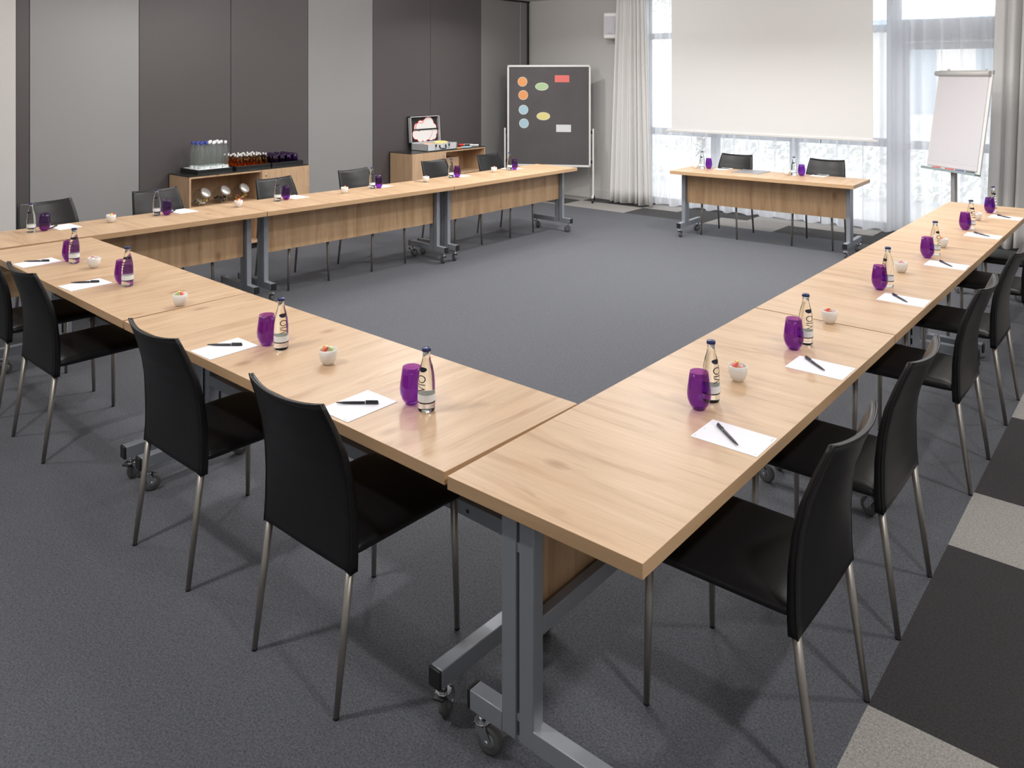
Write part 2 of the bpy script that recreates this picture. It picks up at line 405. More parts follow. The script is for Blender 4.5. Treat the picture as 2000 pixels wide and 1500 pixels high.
# ------------------------------------------------------------------ outdoors, seen washed-out through the voile
mb = MB(); mb.box(-40, 40, 10.1, 60, -.25, -.05, M['paving']); struct(mb.build('ground'))
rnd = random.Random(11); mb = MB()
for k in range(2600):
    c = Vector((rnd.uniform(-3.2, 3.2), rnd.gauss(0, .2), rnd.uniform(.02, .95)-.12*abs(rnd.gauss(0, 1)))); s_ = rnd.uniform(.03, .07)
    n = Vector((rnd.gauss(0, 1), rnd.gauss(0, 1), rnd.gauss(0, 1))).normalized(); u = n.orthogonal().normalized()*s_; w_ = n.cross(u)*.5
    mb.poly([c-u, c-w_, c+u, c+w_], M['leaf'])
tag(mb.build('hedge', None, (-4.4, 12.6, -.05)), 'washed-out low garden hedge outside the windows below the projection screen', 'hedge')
rnd = random.Random(3); mb = MB()
mb.tube([(0, 0, 0), (.05, 0, 1.2), (0, .1, 2.6), (.1, 0, 4.2)], [.11, .09, .07, .03], M['bark'], 8)
tr = empty('tree', (-8.3, 16.5, -.05)); tag(tr, 'pale blurred tree outside behind the narrow strip of window left of the screen', 'tree')
part(mb, 'trunk', tr)
mb = MB()
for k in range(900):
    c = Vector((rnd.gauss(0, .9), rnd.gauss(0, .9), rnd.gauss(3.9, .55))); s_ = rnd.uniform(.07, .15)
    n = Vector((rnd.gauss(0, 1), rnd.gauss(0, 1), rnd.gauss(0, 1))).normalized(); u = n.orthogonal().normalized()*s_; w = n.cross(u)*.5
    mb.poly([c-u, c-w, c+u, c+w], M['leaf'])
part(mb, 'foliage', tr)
bd = empty('building', (-3.5, 30, -.05)); tag(bd, 'pale building with tall windows seen blurred through the glass door', 'building')
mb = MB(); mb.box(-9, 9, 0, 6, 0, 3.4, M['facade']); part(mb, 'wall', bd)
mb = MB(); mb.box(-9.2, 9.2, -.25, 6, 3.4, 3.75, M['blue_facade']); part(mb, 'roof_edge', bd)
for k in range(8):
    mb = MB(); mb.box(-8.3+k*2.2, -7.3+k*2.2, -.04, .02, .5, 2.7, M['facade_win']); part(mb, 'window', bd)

# ------------------------------------------------------------------ curtains, screen, speaker
def curtain(name, x0t, x1t, x0b, x1b, y, z0, z1, amp, nf, m, seed, nu=180, nv=16, hem=None):
    rnd = random.Random(seed); ph = [rnd.uniform(0, 6.28) for _ in range(4)]
    mb = MB()
    def fn(u, v):
        z = z0+(z1-z0)*v
        wv = sin(2*pi*nf*u+ph[0]+1.1*sin(2*pi*nf*.21*u+ph[1]))+.45*sin(2*pi*nf*1.63*u+ph[2])+.25*sin(2*pi*nf*.5*u+ph[3]+v)
        sk = (1-v)
        x = (x0b+(x1b-x0b)*u)*sk+(x0t+(x1t-x0t)*u)*v
        a = amp*(.75+.45*sk)
        return (x+.35*a*cos(2*pi*nf*u+ph[0]), y+a*wv, z+(.012*sin(2*pi*nf*.7*u+ph[2]) if v == 0 else 0))
    mb.grid(fn, nu, nv, m)
    return mb
o = curtain('c', -6.05, -5.58, -6.17, -5.47, 9.50, .03, 2.91, .04, 7.5, M['curtain'], 1).build('curtain')
o.modifiers.new('s', 'SOLIDIFY').thickness = .003
tag(o, 'heavy cream floor-length curtain gathered left of the projection screen', 'curtain')
o = curtain('c', -1.45, .9, -1.55, .85, 9.50, .04, 2.91, .042, 17, M['curtain'], 5, 320).build('curtain')
o.modifiers.new('s', 'SOLIDIFY').thickness = .003
tag(o, 'heavy light grey floor-length curtain at the right edge behind the flipchart', 'curtain')
o = curtain('s', -5.70, -3.3, -5.70, -3.3, 9.665, .035, 2.91, .028, 13, M['sheer'], 9, 300, 14).build('sheer_curtain')
tag(o, 'sheer white voile hanging behind the left half of the projection screen', 'sheer curtain')
o = curtain('s', -3.29, -1.33, -3.29, -1.33, 9.665, .035, 2.91, .028, 12, M['sheer'], 12, 300, 14).build('sheer_curtain')
tag(o, 'sheer white voile hanging in front of the glass door', 'sheer curtain')
ps = empty('projection_screen', (-3.85, 9.3, 1.07)); tag(ps, 'large blank white pull-down projection screen in front of the windows', 'projection screen')
mb = MB(); mb.box(-1.235, 1.24, -.002, .002, .0, 1.72, M['screen']); part(mb, 'screen_fabric', ps)
mb = MB(); mb.box(-1.29, 1.29, -.012, .012, -.012, .016, M['white_plastic'], .004); mb.box(-1.305, -1.28, -.016, .016, -.018, .02, M['white_plastic'], .004); part(mb, 'bottom_bar', ps)
mb = MB(); mb.box(-1.34, 1.34, -.05, .05, 1.72, 1.861, M['white_plastic'], .012); part(mb, 'housing', ps)

sp = empty('wall_speaker', (-6.24, 9.70, 2.30)); tag(sp, 'white box loudspeaker mounted high on the wall beside the curtain', 'speaker')
R = Matrix.Rotation(radians(24), 4, 'Z')
mb = MB(); mb.box(-.10, .11, -.24, -.07, 0, .37, M['white_plastic'], .022, R, 3); part(mb, 'cabinet', sp)
mb = MB()
mb.grid(lambda u, v: tuple(R @ Vector((-.082+.15*u, -.243-.010*sin(pi*v), .055+.26*v))), 6, 10, M['grille']); mb.box(-.03, .02, -.2575, -.255, .075, .083, M['print_grey'], 0, R)
o = part(mb, 'grille', sp); o['label'] = 'lilac-grey front grille'
mb = MB(); mb.box(-.01, .03, -.08, .015, .12, .26, M['white_plastic'], .004); part(mb, 'bracket', sp)

# ------------------------------------------------------------------ tables
def castor_mesh(brake):
    f = MB(); c = M['chrome']
    f.lathe([(.011, .078), (.011, .108)], c, 14); f.lathe([(.022, .074), (.022, .080)], c, 16)
    for sx in (-1, 1):
        f.poly([(sx*.0165, -.018, .078), (sx*.0165, .016, .078), (sx*.0165, .034, .045), (sx*.0165, .028, .030), (sx*.0165, .014, .032)], c, .0025, (sx, 0, 0))
    f.box(-.019, .019, -.018, .016, .074, .079, c)
    f.tube([(-.022, .022, .0375), (.022, .022, .0375)], .006, c, 10)
    fork = f.mesh('castor')
    w = MB(); T = Matrix.Translation((0, .022, .0375)) @ Matrix.Rotation(pi/2, 4, 'Y')
    w.lathe([(.022, -.011), (.033, -.012), (.037, -.008), (.0375, 0), (.037, .008), (.033, .012), (.022, .011)], M['rubber'], 26, mat4=T)
    w.lathe([(.0, -.0125), (.010, -.0125), (.0225, -.0105), (.0225, .0105), (.010, .0125), (0, .0125)], M['hub'], 22, mat4=T)
    wheel = w.mesh('wheel')
    br = None
    if brake:
        q = MB(); q.box(-.017, .017, -.055, .012, .062, .071, M['black_plastic'], .003, Matrix.Rotation(radians(-14), 4, 'X')); q.box(-.012, .012, -.01, .03, .058, .076, M['black_plastic'], .003)
        br = q.mesh('brake_lever')
    return fork, wheel, br
FORK, WHEEL, BRAKE = castor_mesh(True)
def add_castor(parent, x, y, rz, brake):
    c = bpy.data.objects.new('castor', FORK); COL.objects.link(c); c.parent = parent; c.location = (x, y, 0); c.rotation_euler = (0, 0, rz)
    w = bpy.data.objects.new('wheel', WHEEL); COL.objects.link(w); w.parent = c
    if brake:
        b = bpy.data.objects.new('brake_lever', BRAKE); COL.objects.link(b); b.parent = c
def table(L, cx, cy, rz, label, ins=.07):
    t = empty('folding_table', (cx, cy, 0), rz); tag(t, label, 'table', 'mobile oak-top tables')
    h = L/2-.0015
    mb = MB(); fs = mb.box(-h, h, -.298, .298, H_TOP-.036, H_TOP, M['wood_edge'])
    ti = mb.mi(M['wood_top']); ei = mb.mi(M['wood_edge_end'])
    for f in fs:
        n = f.normal
        f.normal_update(); n = f.normal
        if abs(n.z) > .9: f.material_index = ti
        elif abs(n.x) > .9: f.material_index = ei
    o = part(mb, 'tabletop', t); rounded(o, .0012, 2)
    xs = (-h+ins, h-ins)
    mb = MB(); mb.box(xs[0]+.025, xs[1]-.025, -.103, -.085, .372, .695, M['wood_panel']); part(mb, 'modesty_panel', t)
    mb = MB(); mb.box(xs[0]+.02, xs[1]-.02, -.075, -.045, .378, .426, M['steel'], .003)
    mb.tube([(xs[0]+.18, -.0455, .40), (xs[0]+.18, -.0445, .40)], .007, M['black_plastic'], 12)
    part(mb, 'crossbar', t)
    for sx, X in ((-1, xs[0]), (1, xs[1])):
        mb = MB(); st = M['steel']
        # two uprights with a slot between, joined by short webs, on a long foot beam
        mb.box(X-.02, X+.02, -.151, -.1025, .105, .698, st, .003)
        mb.box(X-.02, X+.02, -.0925, -.045, .105, .698, st, .003)
        for z0, z1 in ((.108, .118), (.155, .175), (.585, .61), (.68, .697)):
            mb.box(X-.016, X+.016, -.103, -.092, z0, z1, st)
        mb.box(X-.006, X+.006, -.102, -.093, .12, .68, M['gap'])
        mb.box(X-.022, X+.022, -.262, -.148, .105, .158, st, .003)
        mb.box(X-.022, X+.022, -.048, .262, .105, .158, st, .003)
        mb.box(X-.03, X+.03, -.20, .20, .690, .6995, st)
        lf = part(mb, 'leg_frame', t)
        for sy in (-1, 1):
            q = MB(); q.box(X-.0225, X+.0225, sy*.262, sy*.272, .1045, .1585, M['black_plastic'], .003)
            e = part(q, 'end_cap', lf); e['label'] = 'black plastic end cap'
        for q_ in (-.235, .235):
            add_castor(t, X, q_, random.uniform(-.6, .6)+(0 if q_ < 0 else pi), q_ > 0)
    return t
R90 = pi/2
# right-hand row, user side = +X
table(2.0, -1.20, 2.52, -R90, 'oak-top table forming the near corner of the U, closest to the camera')
table(1.995, -1.20, 4.5225, -R90, 'middle oak-top table of the row on the right')
table(1.98, -1.20, 6.515, -R90, 'farthest oak-top table of the right row, near the flipchart')
# near row, slightly turned
def along(x0, L, y_out0, slope):   # positions measured along the near row (x grows to the left)
    a = math.atan(slope); xc = x0+L/2*cos(a)+.0; yo = y_out0+slope*(xc-1.5)
    return -(xc), yo+.3, pi-a
for x0, L_, lab, y0_, sl_ in ((1.510, 1.995, 'oak-top table of the near row touching the near corner table', 1.530, .024),
                (3.512, 1.990, 'oak-top table of the near row at the left edge of the photo', 1.530+.024*2.012-.040*2.012, .040)):
    X, Y, r = along(x0, L_, y0_, sl_)
    table(L_, X, Y, r, lab).location.z = -.0004
# left row: inner edge points
def lrow(x0, y0, x1, y1, lab):
    L = math.hypot(x1-x0, y1-y0); ux, uy = (x1-x0)/L, (y1-y0)/L
    cx, cy = (x0+x1)/2, (y0+y1)/2
    cx += .3*uy; cy -= .3*ux      # x grows to the left here
    table(L, -cx, cy, R90+math.asin((x0-x1)/L)*-1, lab)
lrow(5.570, 1.60, 5.4455, 3.5485, 'oak-top table of the left row at its near end, beside the white wall')
lrow(5.4453, 3.5515, 5.320, 5.50, 'middle oak-top table of the left row, in front of the drinks cabinet')
lrow(5.318, 5.505, 5.302, 7.50, 'farthest oak-top table of the left row, beside the pinboard')
# head table
a = atan2(.061, 1.938)
hx, hy = -(4.354+2.4155)/2, (7.920+7.981)/2
table(1.94, hx-.3*-sin(a)*-1, hy+.3*cos(a), a, 'separate oak-top table in front of the projection screen', .09)

# ------------------------------------------------------------------ chairs
def back_y(z):
    pts = [(.385, -.186), (.45, -.182), (.55, -.182), (.64, -.190), (.72, -.206), (.80, -.234), (.88, -.268)]
    for (a, ya), (b, yb) in zip(pts, pts[1:]):
        if z <= b: return ya+(yb-ya)*(z-a)/(b-a)
    return pts[-1][1]
def make_chair():
    t = empty('dining_chair', (0, 0, 0))
    le = M['leather']
    # backrest: wrapped, slightly dished leather shell that runs down below the seat
    mb = MB(); nu, nv = 18, 22; th = .0145
    def P(u, v, side):
        s = 2*u-1
        ztop = .868+.010*s*s+.003*abs(s)**6
        zb = .392-.0*abs(s)
        if abs(s) > .9: zb = .385
        z = zb+(ztop-zb)*v
        w = .218-.006*v-.032*v**3
        dish = .034*(1-s*s)*(.15+.85*min(1, v*1.3))
        tk = (.0175-.0085*v)*(.80+.20*abs(s)**3)
        edge = 1.0-.22*abs(s)**16
        return (s*w, back_y(z)-dish+side*tk*edge, z)
    A = [[mb.bm.verts.new(P(i/nu, j/nv, 1)) for j in range(nv+1)] for i in range(nu+1)]
    B = [[mb.bm.verts.new(P(i/nu, j/nv, -1)) for j in range(nv+1)] for i in range(nu+1)]
    F = []
    for i in range(nu):
        for j in range(nv):
            F.append(mb.bm.faces.new((A[i][j], A[i][j+1], A[i+1][j+1], A[i+1][j])))
            F.append(mb.bm.faces.new((B[i][j], B[i+1][j], B[i+1][j+1], B[i][j+1])))
    for j in range(nv):
        F.append(mb.bm.faces.new((A[0][j], B[0][j], B[0][j+1], A[0][j+1])))
        F.append(mb.bm.faces.new((A[nu][j], A[nu][j+1], B[nu][j+1], B[nu][j])))
    for i in range(nu):
        F.append(mb.bm.faces.new((A[i][0], A[i+1][0], B[i+1][0], B[i][0])))
        F.append(mb.bm.faces.new((A[i][nv], B[i][nv], B[i+1][nv], A[i+1][nv])))
    mb._fin(F, le, True)
    bk = part(mb, 'backrest', t)
    # seam / piping round the backrest edge
    q = MB(); pts = []
    for j in range(0, nv+1, 1): pts.append(P(0, j/nv, -.9))
    for i in range(1, nu+1): pts.append(P(i/nu, 1, -.9))
    for j in range(nv-1, -1, -1): pts.append(P(1, j/nv, -.9))
    q.tube(pts, .0032, le, 6)
    part(q, 'piping', bk)
    # seat
    mb = MB(); nu, nv = 16, 16
    def S(u, v, top):
        x = (2*u-1); y = (2*v-1)
        w = .213+.006*v
        cr = .006*(1-x*x)*(1-y*y)
        ed = .012*max(abs(x)**14, abs(y)**14)
        yy = -.178+.433*v
        fr = -.010*max(0, v-.85)/.15
        return (x*w, yy, (.462+cr-ed+fr) if top else (.418+ed*.6))
    A = [[mb.bm.verts.new(S(i/nu, j/nv, 1)) for j in range(nv+1)] for i in range(nu+1)]
    B = [[mb.bm.verts.new(S(i/nu, j/nv, 0)) for j in range(nv+1)] for i in range(nu+1)]
    F = []
    for i in range(nu):
        for j in range(nv):
            F.append(mb.bm.faces.new((A[i][j], A[i+1][j], A[i+1][j+1], A[i][j+1])))
            F.append(mb.bm.faces.new((B[i][j], B[i][j+1], B[i+1][j+1], B[i+1][j])))
    for j in range(nv):
        F.append(mb.bm.faces.new((A[0][j], A[0][j+1], B[0][j+1], B[0][j]))); F.append(mb.bm.faces.new((A[nu][j], B[nu][j], B[nu][j+1], A[nu][j+1])))
    for i in range(nu):
        F.append(mb.bm.faces.new((A[i][0], B[i][0], B[i+1][0], A[i+1][0]))); F.append(mb.bm.faces.new((A[i][nv], A[i+1][nv], B[i+1][nv], B[i][nv])))
    mb._fin(F, le, True)
    o = part(mb, 'seat', t)
    sd = o.modifiers.new('sub', 'SUBSURF'); sd.levels = 1; sd.render_levels = 1
    for sx in (-1, 1):
        for fx, fy, tx, ty, tz in ((sx*.207, -.240, sx*.2015, -.187, .398), (sx*.209, .240, sx*.197, .236, .43)):
            q = MB(); q.tube([(fx, fy, .006), (fx+(tx-fx)*.5, fy+(ty-fy)*.5, .006+(tz-.006)*.5), (tx, ty, tz)], [.0086, .0108, .0122], M['nickel'], 14)
            lg = part(q, 'leg', t)
            e = MB(); e.tube([(fx, fy, 0), (fx, fy, .008)], [.0086, .0086], M['black_plastic'], 12); part(e, 'glide', lg)
    return t
chair0 = make_chair(); first = [True]
def chair(x, y, rz, lab):
    if first[0]: c = chair0; first[0] = False
    else: c = copy_tree(chair0)
    c.location = (-x, y, 0); c.rotation_euler = (0, 0, rz)
    tag(c, 'black leather chair, '+lab, 'chair', 'black leather chairs around the tables')
for x, y, lab, r in ((2.02, 1.645, 'nearest of the near row, beside the table corner at bottom centre', -.01),
                  (2.867, 1.663, 'second of the near row, with table feet on castors behind its legs', -.015),
                  (4.25, 1.70, 'third of the near row counting from the near corner', -.03),
                  (4.966, 1.735, 'at the left edge of the photo, end of the near row', -.03)):
    chair(x, y, r, lab)
nm = ['nearest of the right row, under the near table corner', 'second of the right row from the near corner', 'third of the right row, beside the light carpet tile',
      'fourth of the right row from the near corner', 'fifth of the right row, cut by the right edge', 'farthest of the right row, only its seat showing beneath the table edge']
for y, lab in zip((2.215, 2.96, 4.10, 4.99, 6.05, 6.93), nm): chair(.937, y, R90, lab)
nm = ['far left beside the white wall, behind the left row', 'second of the left row, by the grey wall panel', 'third of the left row, before the drinks cabinet door',
      'fourth of the left row, between the two cabinets', 'fifth of the left row, before the briefcase cabinet', 'last of the left row, beside the pinboard']
for x, y, lab in zip((6.09, 6.06, 5.955, 5.925, 5.925, 5.925), (2.30, 3.10, 4.125, 4.995, 6.085, 6.96), nm): chair(x, y, -R90+.02, lab)
chair(3.945, 8.51, pi+a, 'behind the head table on the left, beside the grey desk mat')
chair(2.955, 8.605, pi+a, 'behind the head table on the right, under the screen corner')

# ------------------------------------------------------------------ place settings
BPROF = [(.0, .0), (.022, .0), (.0262, .003), (.0275, .010), (.0278, .06), (.0272, .09), (.0245, .118), (.0195, .142), (.0145, .158), (.0122, .170), (.0120, .184), (.0135, .187), (.0135, .192), (.0125, .194)]
def text_mesh(s, size, ext=0.0):
    cu = bpy.data.curves.new('t', 'FONT'); cu.body = s; cu.size = size; cu.align_x = 'CENTER'; cu.align_y = 'CENTER'; cu.offset = -.0002
    o = bpy.data.objects.new('t', cu); COL.objects.link(o)
    dg = bpy.context.evaluated_depsgraph_get(); me = bpy.data.meshes.new_from_object(o.evaluated_get(dg))
    bpy.data.objects.remove(o); bpy.data.curves.remove(cu)
    return me
def prof_r(z):
    for (ra, za), (rb, zb) in zip(BPROF, BPROF[1:]):
        if za <= z <= zb and zb > za: return ra+(rb-ra)*(z-za)/(zb-za)
    return .0278
def make_bottle():
    mb = MB(); mb.lathe(BPROF, M['bottle'], 32); b = mb.build('water_bottle')
    q = MB(); q.lathe([(.0140, .1885), (.0148, .1890), (.0146, .1925), (.0136, .1970), (.0120, .1985), (0, .1990)], M['cap_blue'], 22); o = part(q, 'crown_cap', b); o['label'] = 'dark blue crown cap'
    q = MB(); q.lathe([(.0281, .034), (.02815, .036), (.02815, .054), (.0281, .056)], M['label_white'], 32, cap0=False, cap1=False)
    q.lathe([(.0282, .0295), (.0282, .0335)], M['ink'], 32, cap0=False, cap1=False)
    o = part(q, 'base_label', b); o['label'] = 'white band label with a blue line'
    # shoulder emblem and vertical lettering wrapped round the glass, centred on local +X
    q = MB(); ink = M['ink']
    me = text_mesh('VIO', .034)
    tb = bmesh.new(); tb.from_mesh(me)
    bmesh.ops.triangulate(tb, faces=tb.faces)
    bmesh.ops.subdivide_edges(tb, edges=[e for e in tb.edges if e.calc_length() > .003], cuts=1)
    xs = [v.co.x for v in tb.verts]; ys = [v.co.y for v in tb.verts]; x0, x1 = min(xs), max(xs); y0, y1 = min(ys), max(ys)
    mp = {}
    for v in tb.verts:
        z = .066+(v.co.x-x0)/(x1-x0)*.052           # reading upwards
        h = ((v.co.y-y0)/(y1-y0)-.5)*.030
        r = prof_r(z)+.0005
        ang = -h/r                                    # letter tops point left when seen from outside
        ang = -ang*-1
        mp[v] = q.bm.verts.new((r*cos(ang), r*sin(ang), z))
    fs = []
    for f in tb.faces:
        try: fs.append(q.bm.faces.new([mp[v] for v in f.verts]))
        except ValueError: pass
    q._fin(fs, ink)
    pts = []
    for k in range(20):
        t = 2*pi*k/20; h = .016*cos(t); z = .136+.009*sin(t)*(1 if sin(t) < 0 else .7); r = prof_r(z)+.0006; an = h/r
        pts.append((r*cos(an), r*sin(an), z))
    c = q.bm.verts.new(((prof_r(.137)+.0006), 0, .137)); vs = [q.bm.verts.new(p) for p in pts]
    q._fin([q.bm.faces.new((c, vs[k], vs[(k+1) % 20])) for k in range(20)], ink)
    tb.free(); bpy.data.meshes.remove(me)
    o = part(q, 'printed_lettering', b); o['label'] = 'dark blue lettering and leaf mark'
    return b
bottle0 = make_bottle()
def make_tumbler():
    mb = MB()
    out = [(.0, .0), (.017, .0), (.0205, .0025), (.0305, .018), (.0365, .035), (.0380, .050), (.0366, .068), (.0325, .096), (.0290, .120)]
    inn = [(.0281, .120), (.0314, .096), (.0354, .068), (.0368, .050), (.0352, .035), (.029, .020), (.018, .009), (0, .008)]
    mb.lathe(out+inn, M['purple'], 32, cap0=False, cap1=False)
    return mb.build('purple_tumbler')
tumbler0 = make_tumbler()
def make_cup():
    mb = MB()
    mb.lathe([(0, .0), (.016, 0), (.0175, .002), (.0250, .010), (.0305, .023), (.0328, .038), (.0330, .054), (.0315, .055), (.0305, .053), (.0298, .042), (.0270, .026), (.020, .013), (0, .009)], M['ceramic'], 32, cap0=False, cap1=False)
    return mb.build('ceramic_cup')
cup0 = make_cup()
def candy_mesh(m, kind):
    mb = MB()
    if kind == 0:   # half-moon jelly slice
        pts = [(.017*cos(pi*k/12), 0, .015*sin(pi*k/12)) for k in range(13)]
        mb.poly([(x, y-.0045, z) for x, y, z in pts], m, .009, (0, 1, 0))
    else:
        mb.lathe([(0, 0), (.006, .001), (.0085, .006), (.007, .011), (0, .013)], m, 12)
    return mb.mesh('candy')
CM = {k: candy_mesh(M['candy_'+k], 0) for k in ('red', 'yellow', 'green', 'pink')}; CM['white'] = candy_mesh(M['candy_white'], 1); CM['pale pink'] = candy_mesh(M['candy_pink'], 1)
def make_paper():
    mb = MB(); mb.box(-.074, .074, -.102, .102, 0, .0012, M['paper'])
    for x, y, w, hh in ((-.060, .094, .012, .0018), (.055, -.094, .018, .0022), (-.062, -.093, .008, .0016), (.0, .0925, .008, .0016)):
        mb.box(x-w/2, x+w/2, y-hh/2, y+hh/2, .0012, .00135, M['print_grey'])
    return mb.build('note_paper')
paper0 = make_paper()
def make_pen():
    mb = MB(); T = Matrix.Rotation(R90, 4, 'Y')
    mb.lathe([(.0008, -.070), (.0018, -.066), (.0038, -.045), (.0044, -.02), (.0047, .030), (.0047, .064), (.004, .0675), (.002, .068)], M['pen'], 14, mat4=T)
    p = mb.build('ballpoint_pen')
    q = MB(); q.lathe([(.0049, .024), (.0049, .0265)], M['chrome'], 14, mat4=T); o = part(q, 'ring', p); o['label'] = 'thin silver ring'
    q = MB(); q.box(.026, .066, -.0015, .0015, .0045, .0075, M['pen'], .0008); part(q, 'clip', p)
    return p
pen0 = make_pen()
used = set()
def put(proto, x, y, z, rz, lab, cat, group, tilt=None):
    if proto.name in used: o = copy_tree(proto)
    else: o = proto; used.add(proto.name)
    o.location = (-x, y, z); o.rotation_euler = (tilt or (0, 0, 0))[:2]+(rz,) if tilt else (0, 0, rz)
    tag(o, lab, cat, group); return o
def back(x, y, r):   # centre of a round base whose front contact point is x,y
    n = math.hypot(x, y); return x+x/n*r, y+y/n*r
Z = H_TOP
seats = []
# (row, where, bottle, tumbler, cup, candies, paper centre+rot, pen ends, bottle facing)
FR = [
 ('before the nearest chair of the near row', (1.823, 1.759), (1.893, 1.766), None, [], (2.035, 1.660, 0), ((2.096, 1.622), (1.993, 1.708)), radians(-82)),
 ('before the second chair of the near row', (2.663, 1.796), (2.743, 1.789), (2.400, 1.818), ['yellow', 'red', 'green', 'white'], (2.858, 1.673, 0), ((2.934, 1.645), (2.831, 1.732)), radians(-12)),
 ('before the third chair of the near row', (4.054, 1.842), (4.121, 1.849), (3.529, 1.843), ['yellow', 'green', 'red', 'white'], (4.265, 1.728, .03), ((4.339, 1.692), (4.258, 1.786)), radians(148)),
 ('at the left-end place of the near row', (4.775, 1.873), (4.847, 1.877), (4.590, 1.904), ['pink', 'white'], (4.97, 1.755, .03), ((5.043, 1.712), (4.949, 1.807)), radians(150))]
for w, b, t, c, cd, p, pn, az in FR:
    x, y = back(*b, .027); put(bottle0, x, y, Z, az, 'clear water bottle '+w, 'bottle', 'water bottles at the places')
    x, y = back(*t, .025); put(tumbler0, x+.006, y, Z, 0, 'purple glass '+w, 'drinking glass', 'purple glasses at the places')
    seats.append(('near', w, c, cd, p, pn))
RR = [('nearest place of the right row', (1.172, 2.395), (1.171, 2.319), (1.181, 2.629), ['yellow', 'red', 'pale pink'], 2.222, ((1.08, 2.261), (.977, 2.174)), -.30),
      ('second place of the right row', (1.137, 3.149), (1.149, 3.063), (1.157, 3.494), ['yellow', 'red', 'pale pink'], 2.953, ((1.083, 3.01), (.986, 2.923)), -.62),
      ('third place of the right row', (1.132, 4.275), (1.145, 4.190), (1.160, 4.642), ['green', 'pink', 'pale pink'], 4.09, ((1.072, 4.144), (.985, 4.047)), -2.2),
      ('fourth place of the right row', (1.119, 5.215), (1.134, 5.100), (1.134, 5.474), ['yellow', 'red'], 4.99, ((1.055, 5.051), (.979, 4.957)), -.5),
      ('fifth place of the right row', (1.118, 6.251), (1.140, 6.186), (1.150, 6.652), ['green', 'pink', 'pale pink'], 6.05, ((1.068, 6.108), (.973, 6.034)), 1.2),
      ('farthest place of the right row', (1.126, 7.130), (1.134, 7.057), None, [], 6.925, ((1.065, 6.975), (.975, 6.90)), 1.2)]
for w, b, t, c, cd, py, pn, az in RR:
    x, y = back(*b, .02); put(bottle0, x, y+.01, Z, az, 'clear water bottle at the '+w, 'bottle', 'water bottles at the places')
    x, y = back(*t, .025); put(tumbler0, x, y, Z, 0, 'purple glass at the '+w, 'drinking glass', 'purple glasses at the places')
    seats.append(('right', 'at the '+w, c, cd, (1.011, py, R90), pn))
LN = ['near-end', 'second', 'third', 'fourth', 'fifth', 'farthest']
LB = [(5.936, 2.056), (5.919, 2.907), (5.809, 3.883), (5.782, 4.882), (5.76, 5.906), (5.723, 6.793)]
LG = [(5.925, 2.134), (5.881, 2.967), (5.824, 3.977), (5.76, 4.943), (5.739, 5.976), (5.71, 6.866)]
LC = [(5.905, 2.566), (5.803, 3.518), (5.748, 4.534), (5.731, 5.523), (5.732, 6.544), None]
LCD = [['yellow', 'red', 'white'], ['yellow', 'pink', 'red'], ['yellow', 'red'], ['red', 'white'], ['pink', 'red'], []]
LP = [(5.995, 2.29), (5.975, 3.14), (5.915, 4.13), (5.87, 5.06), (5.83, 6.10), (5.82, 6.95)]
for k in range(6):
    w = '%s place of the left row' % LN[k]
    x, y = back(*LB[k], .024); put(bottle0, x, y, Z, -1.0+.22*k, 'clear water bottle at the '+w, 'bottle', 'water bottles at the places')
    x, y = back(*LG[k], .025); put(tumbler0, x, y, Z, 0, 'purple glass at the '+w, 'drinking glass', 'purple glasses at the places')
    px, py = LP[k]
    seats.append(('left', 'at the '+w, LC[k], LCD[k], (px, py, R90+.03), ((px+.06, py-.03), (px-.03, py-.115)) if k != 9 else None))
HD = [('left place of the head table', (4.144, 8.302), (4.087, 8.350), (4.224, 8.299), ['peach'], (3.975, 8.46)), ('right place of the head table', (3.132, 8.376), (3.055, 8.386), (3.202, 8.374), ['peach'], (2.935, 8.555))]
for w, b, t, c, cd, p in HD:
    x, y = back(*b, .02); put(bottle0, x, y-.02, Z, -1.5, 'clear water bottle at the '+w, 'bottle', 'water bottles at the places')
    x, y = back(*t, .025); put(tumbler0, x, y-.02, Z, 0, 'violet glass at the '+w, 'drinking glass', 'purple glasses at the places')
    seats.append(('head', 'at the '+w, (c[0], c[1]-.02), ['yellow', 'pink'], (p[0], p[1], .03), ((p[0]+.05, p[1]-.01), (p[0]-.07, p[1]+.02))))
for row, w, c, cd, p, pn in seats:
    put(paper0, p[0], p[1], Z, p[2], 'white note paper with a pen, '+w, 'paper', 'note papers at the places')
    (ax, ay), (bx, by) = pn
    if row in ('near',): tip, end = (ax, ay), (bx, by)
    else: tip, end = (bx, by), (ax, ay)
    an = atan2(end[1]-tip[1], -(end[0]-tip[0]))
    put(pen0, (ax+bx)/2, (ay+by)/2, Z+.0012+.0049, an, 'black pen on the paper '+w, 'pen', 'black pens at the places')
    if c:
        x, y = back(*c, .018)
        put(cup0, x, y, Z, 0, 'white cup of sweets '+w, 'cup', 'white cups of sweets')
        n = len(cd)
        rr = random.Random(int(x*1000))
        for k, cn in enumerate(cd):
            an = {'near': 3.4, 'right': 2.3, 'left': -.3, 'head': 2.5}[row]+k*2*pi/max(n, 3)*(1 if row != 'near' else .95)
            rad = .012
            o = bpy.data.objects.new('jelly_sweet', CM[cn]); COL.objects.link(o)
            small = cn in ('white', 'pale pink')
            o.location = (-x+rad*cos(an)*.9, y+rad*sin(an)*.9, Z+(.044 if small else .049))
            o.rotation_euler = (rr.uniform(-.15, .15), radians(58)+rr.uniform(-.15, .15), an+rr.uniform(-.5, .5)) if not small else (.2, .1, 0)
            tag(o, '%s sugared sweet in the white cup %s' % (cn, w), 'sweet', 'sweets in the white cups')
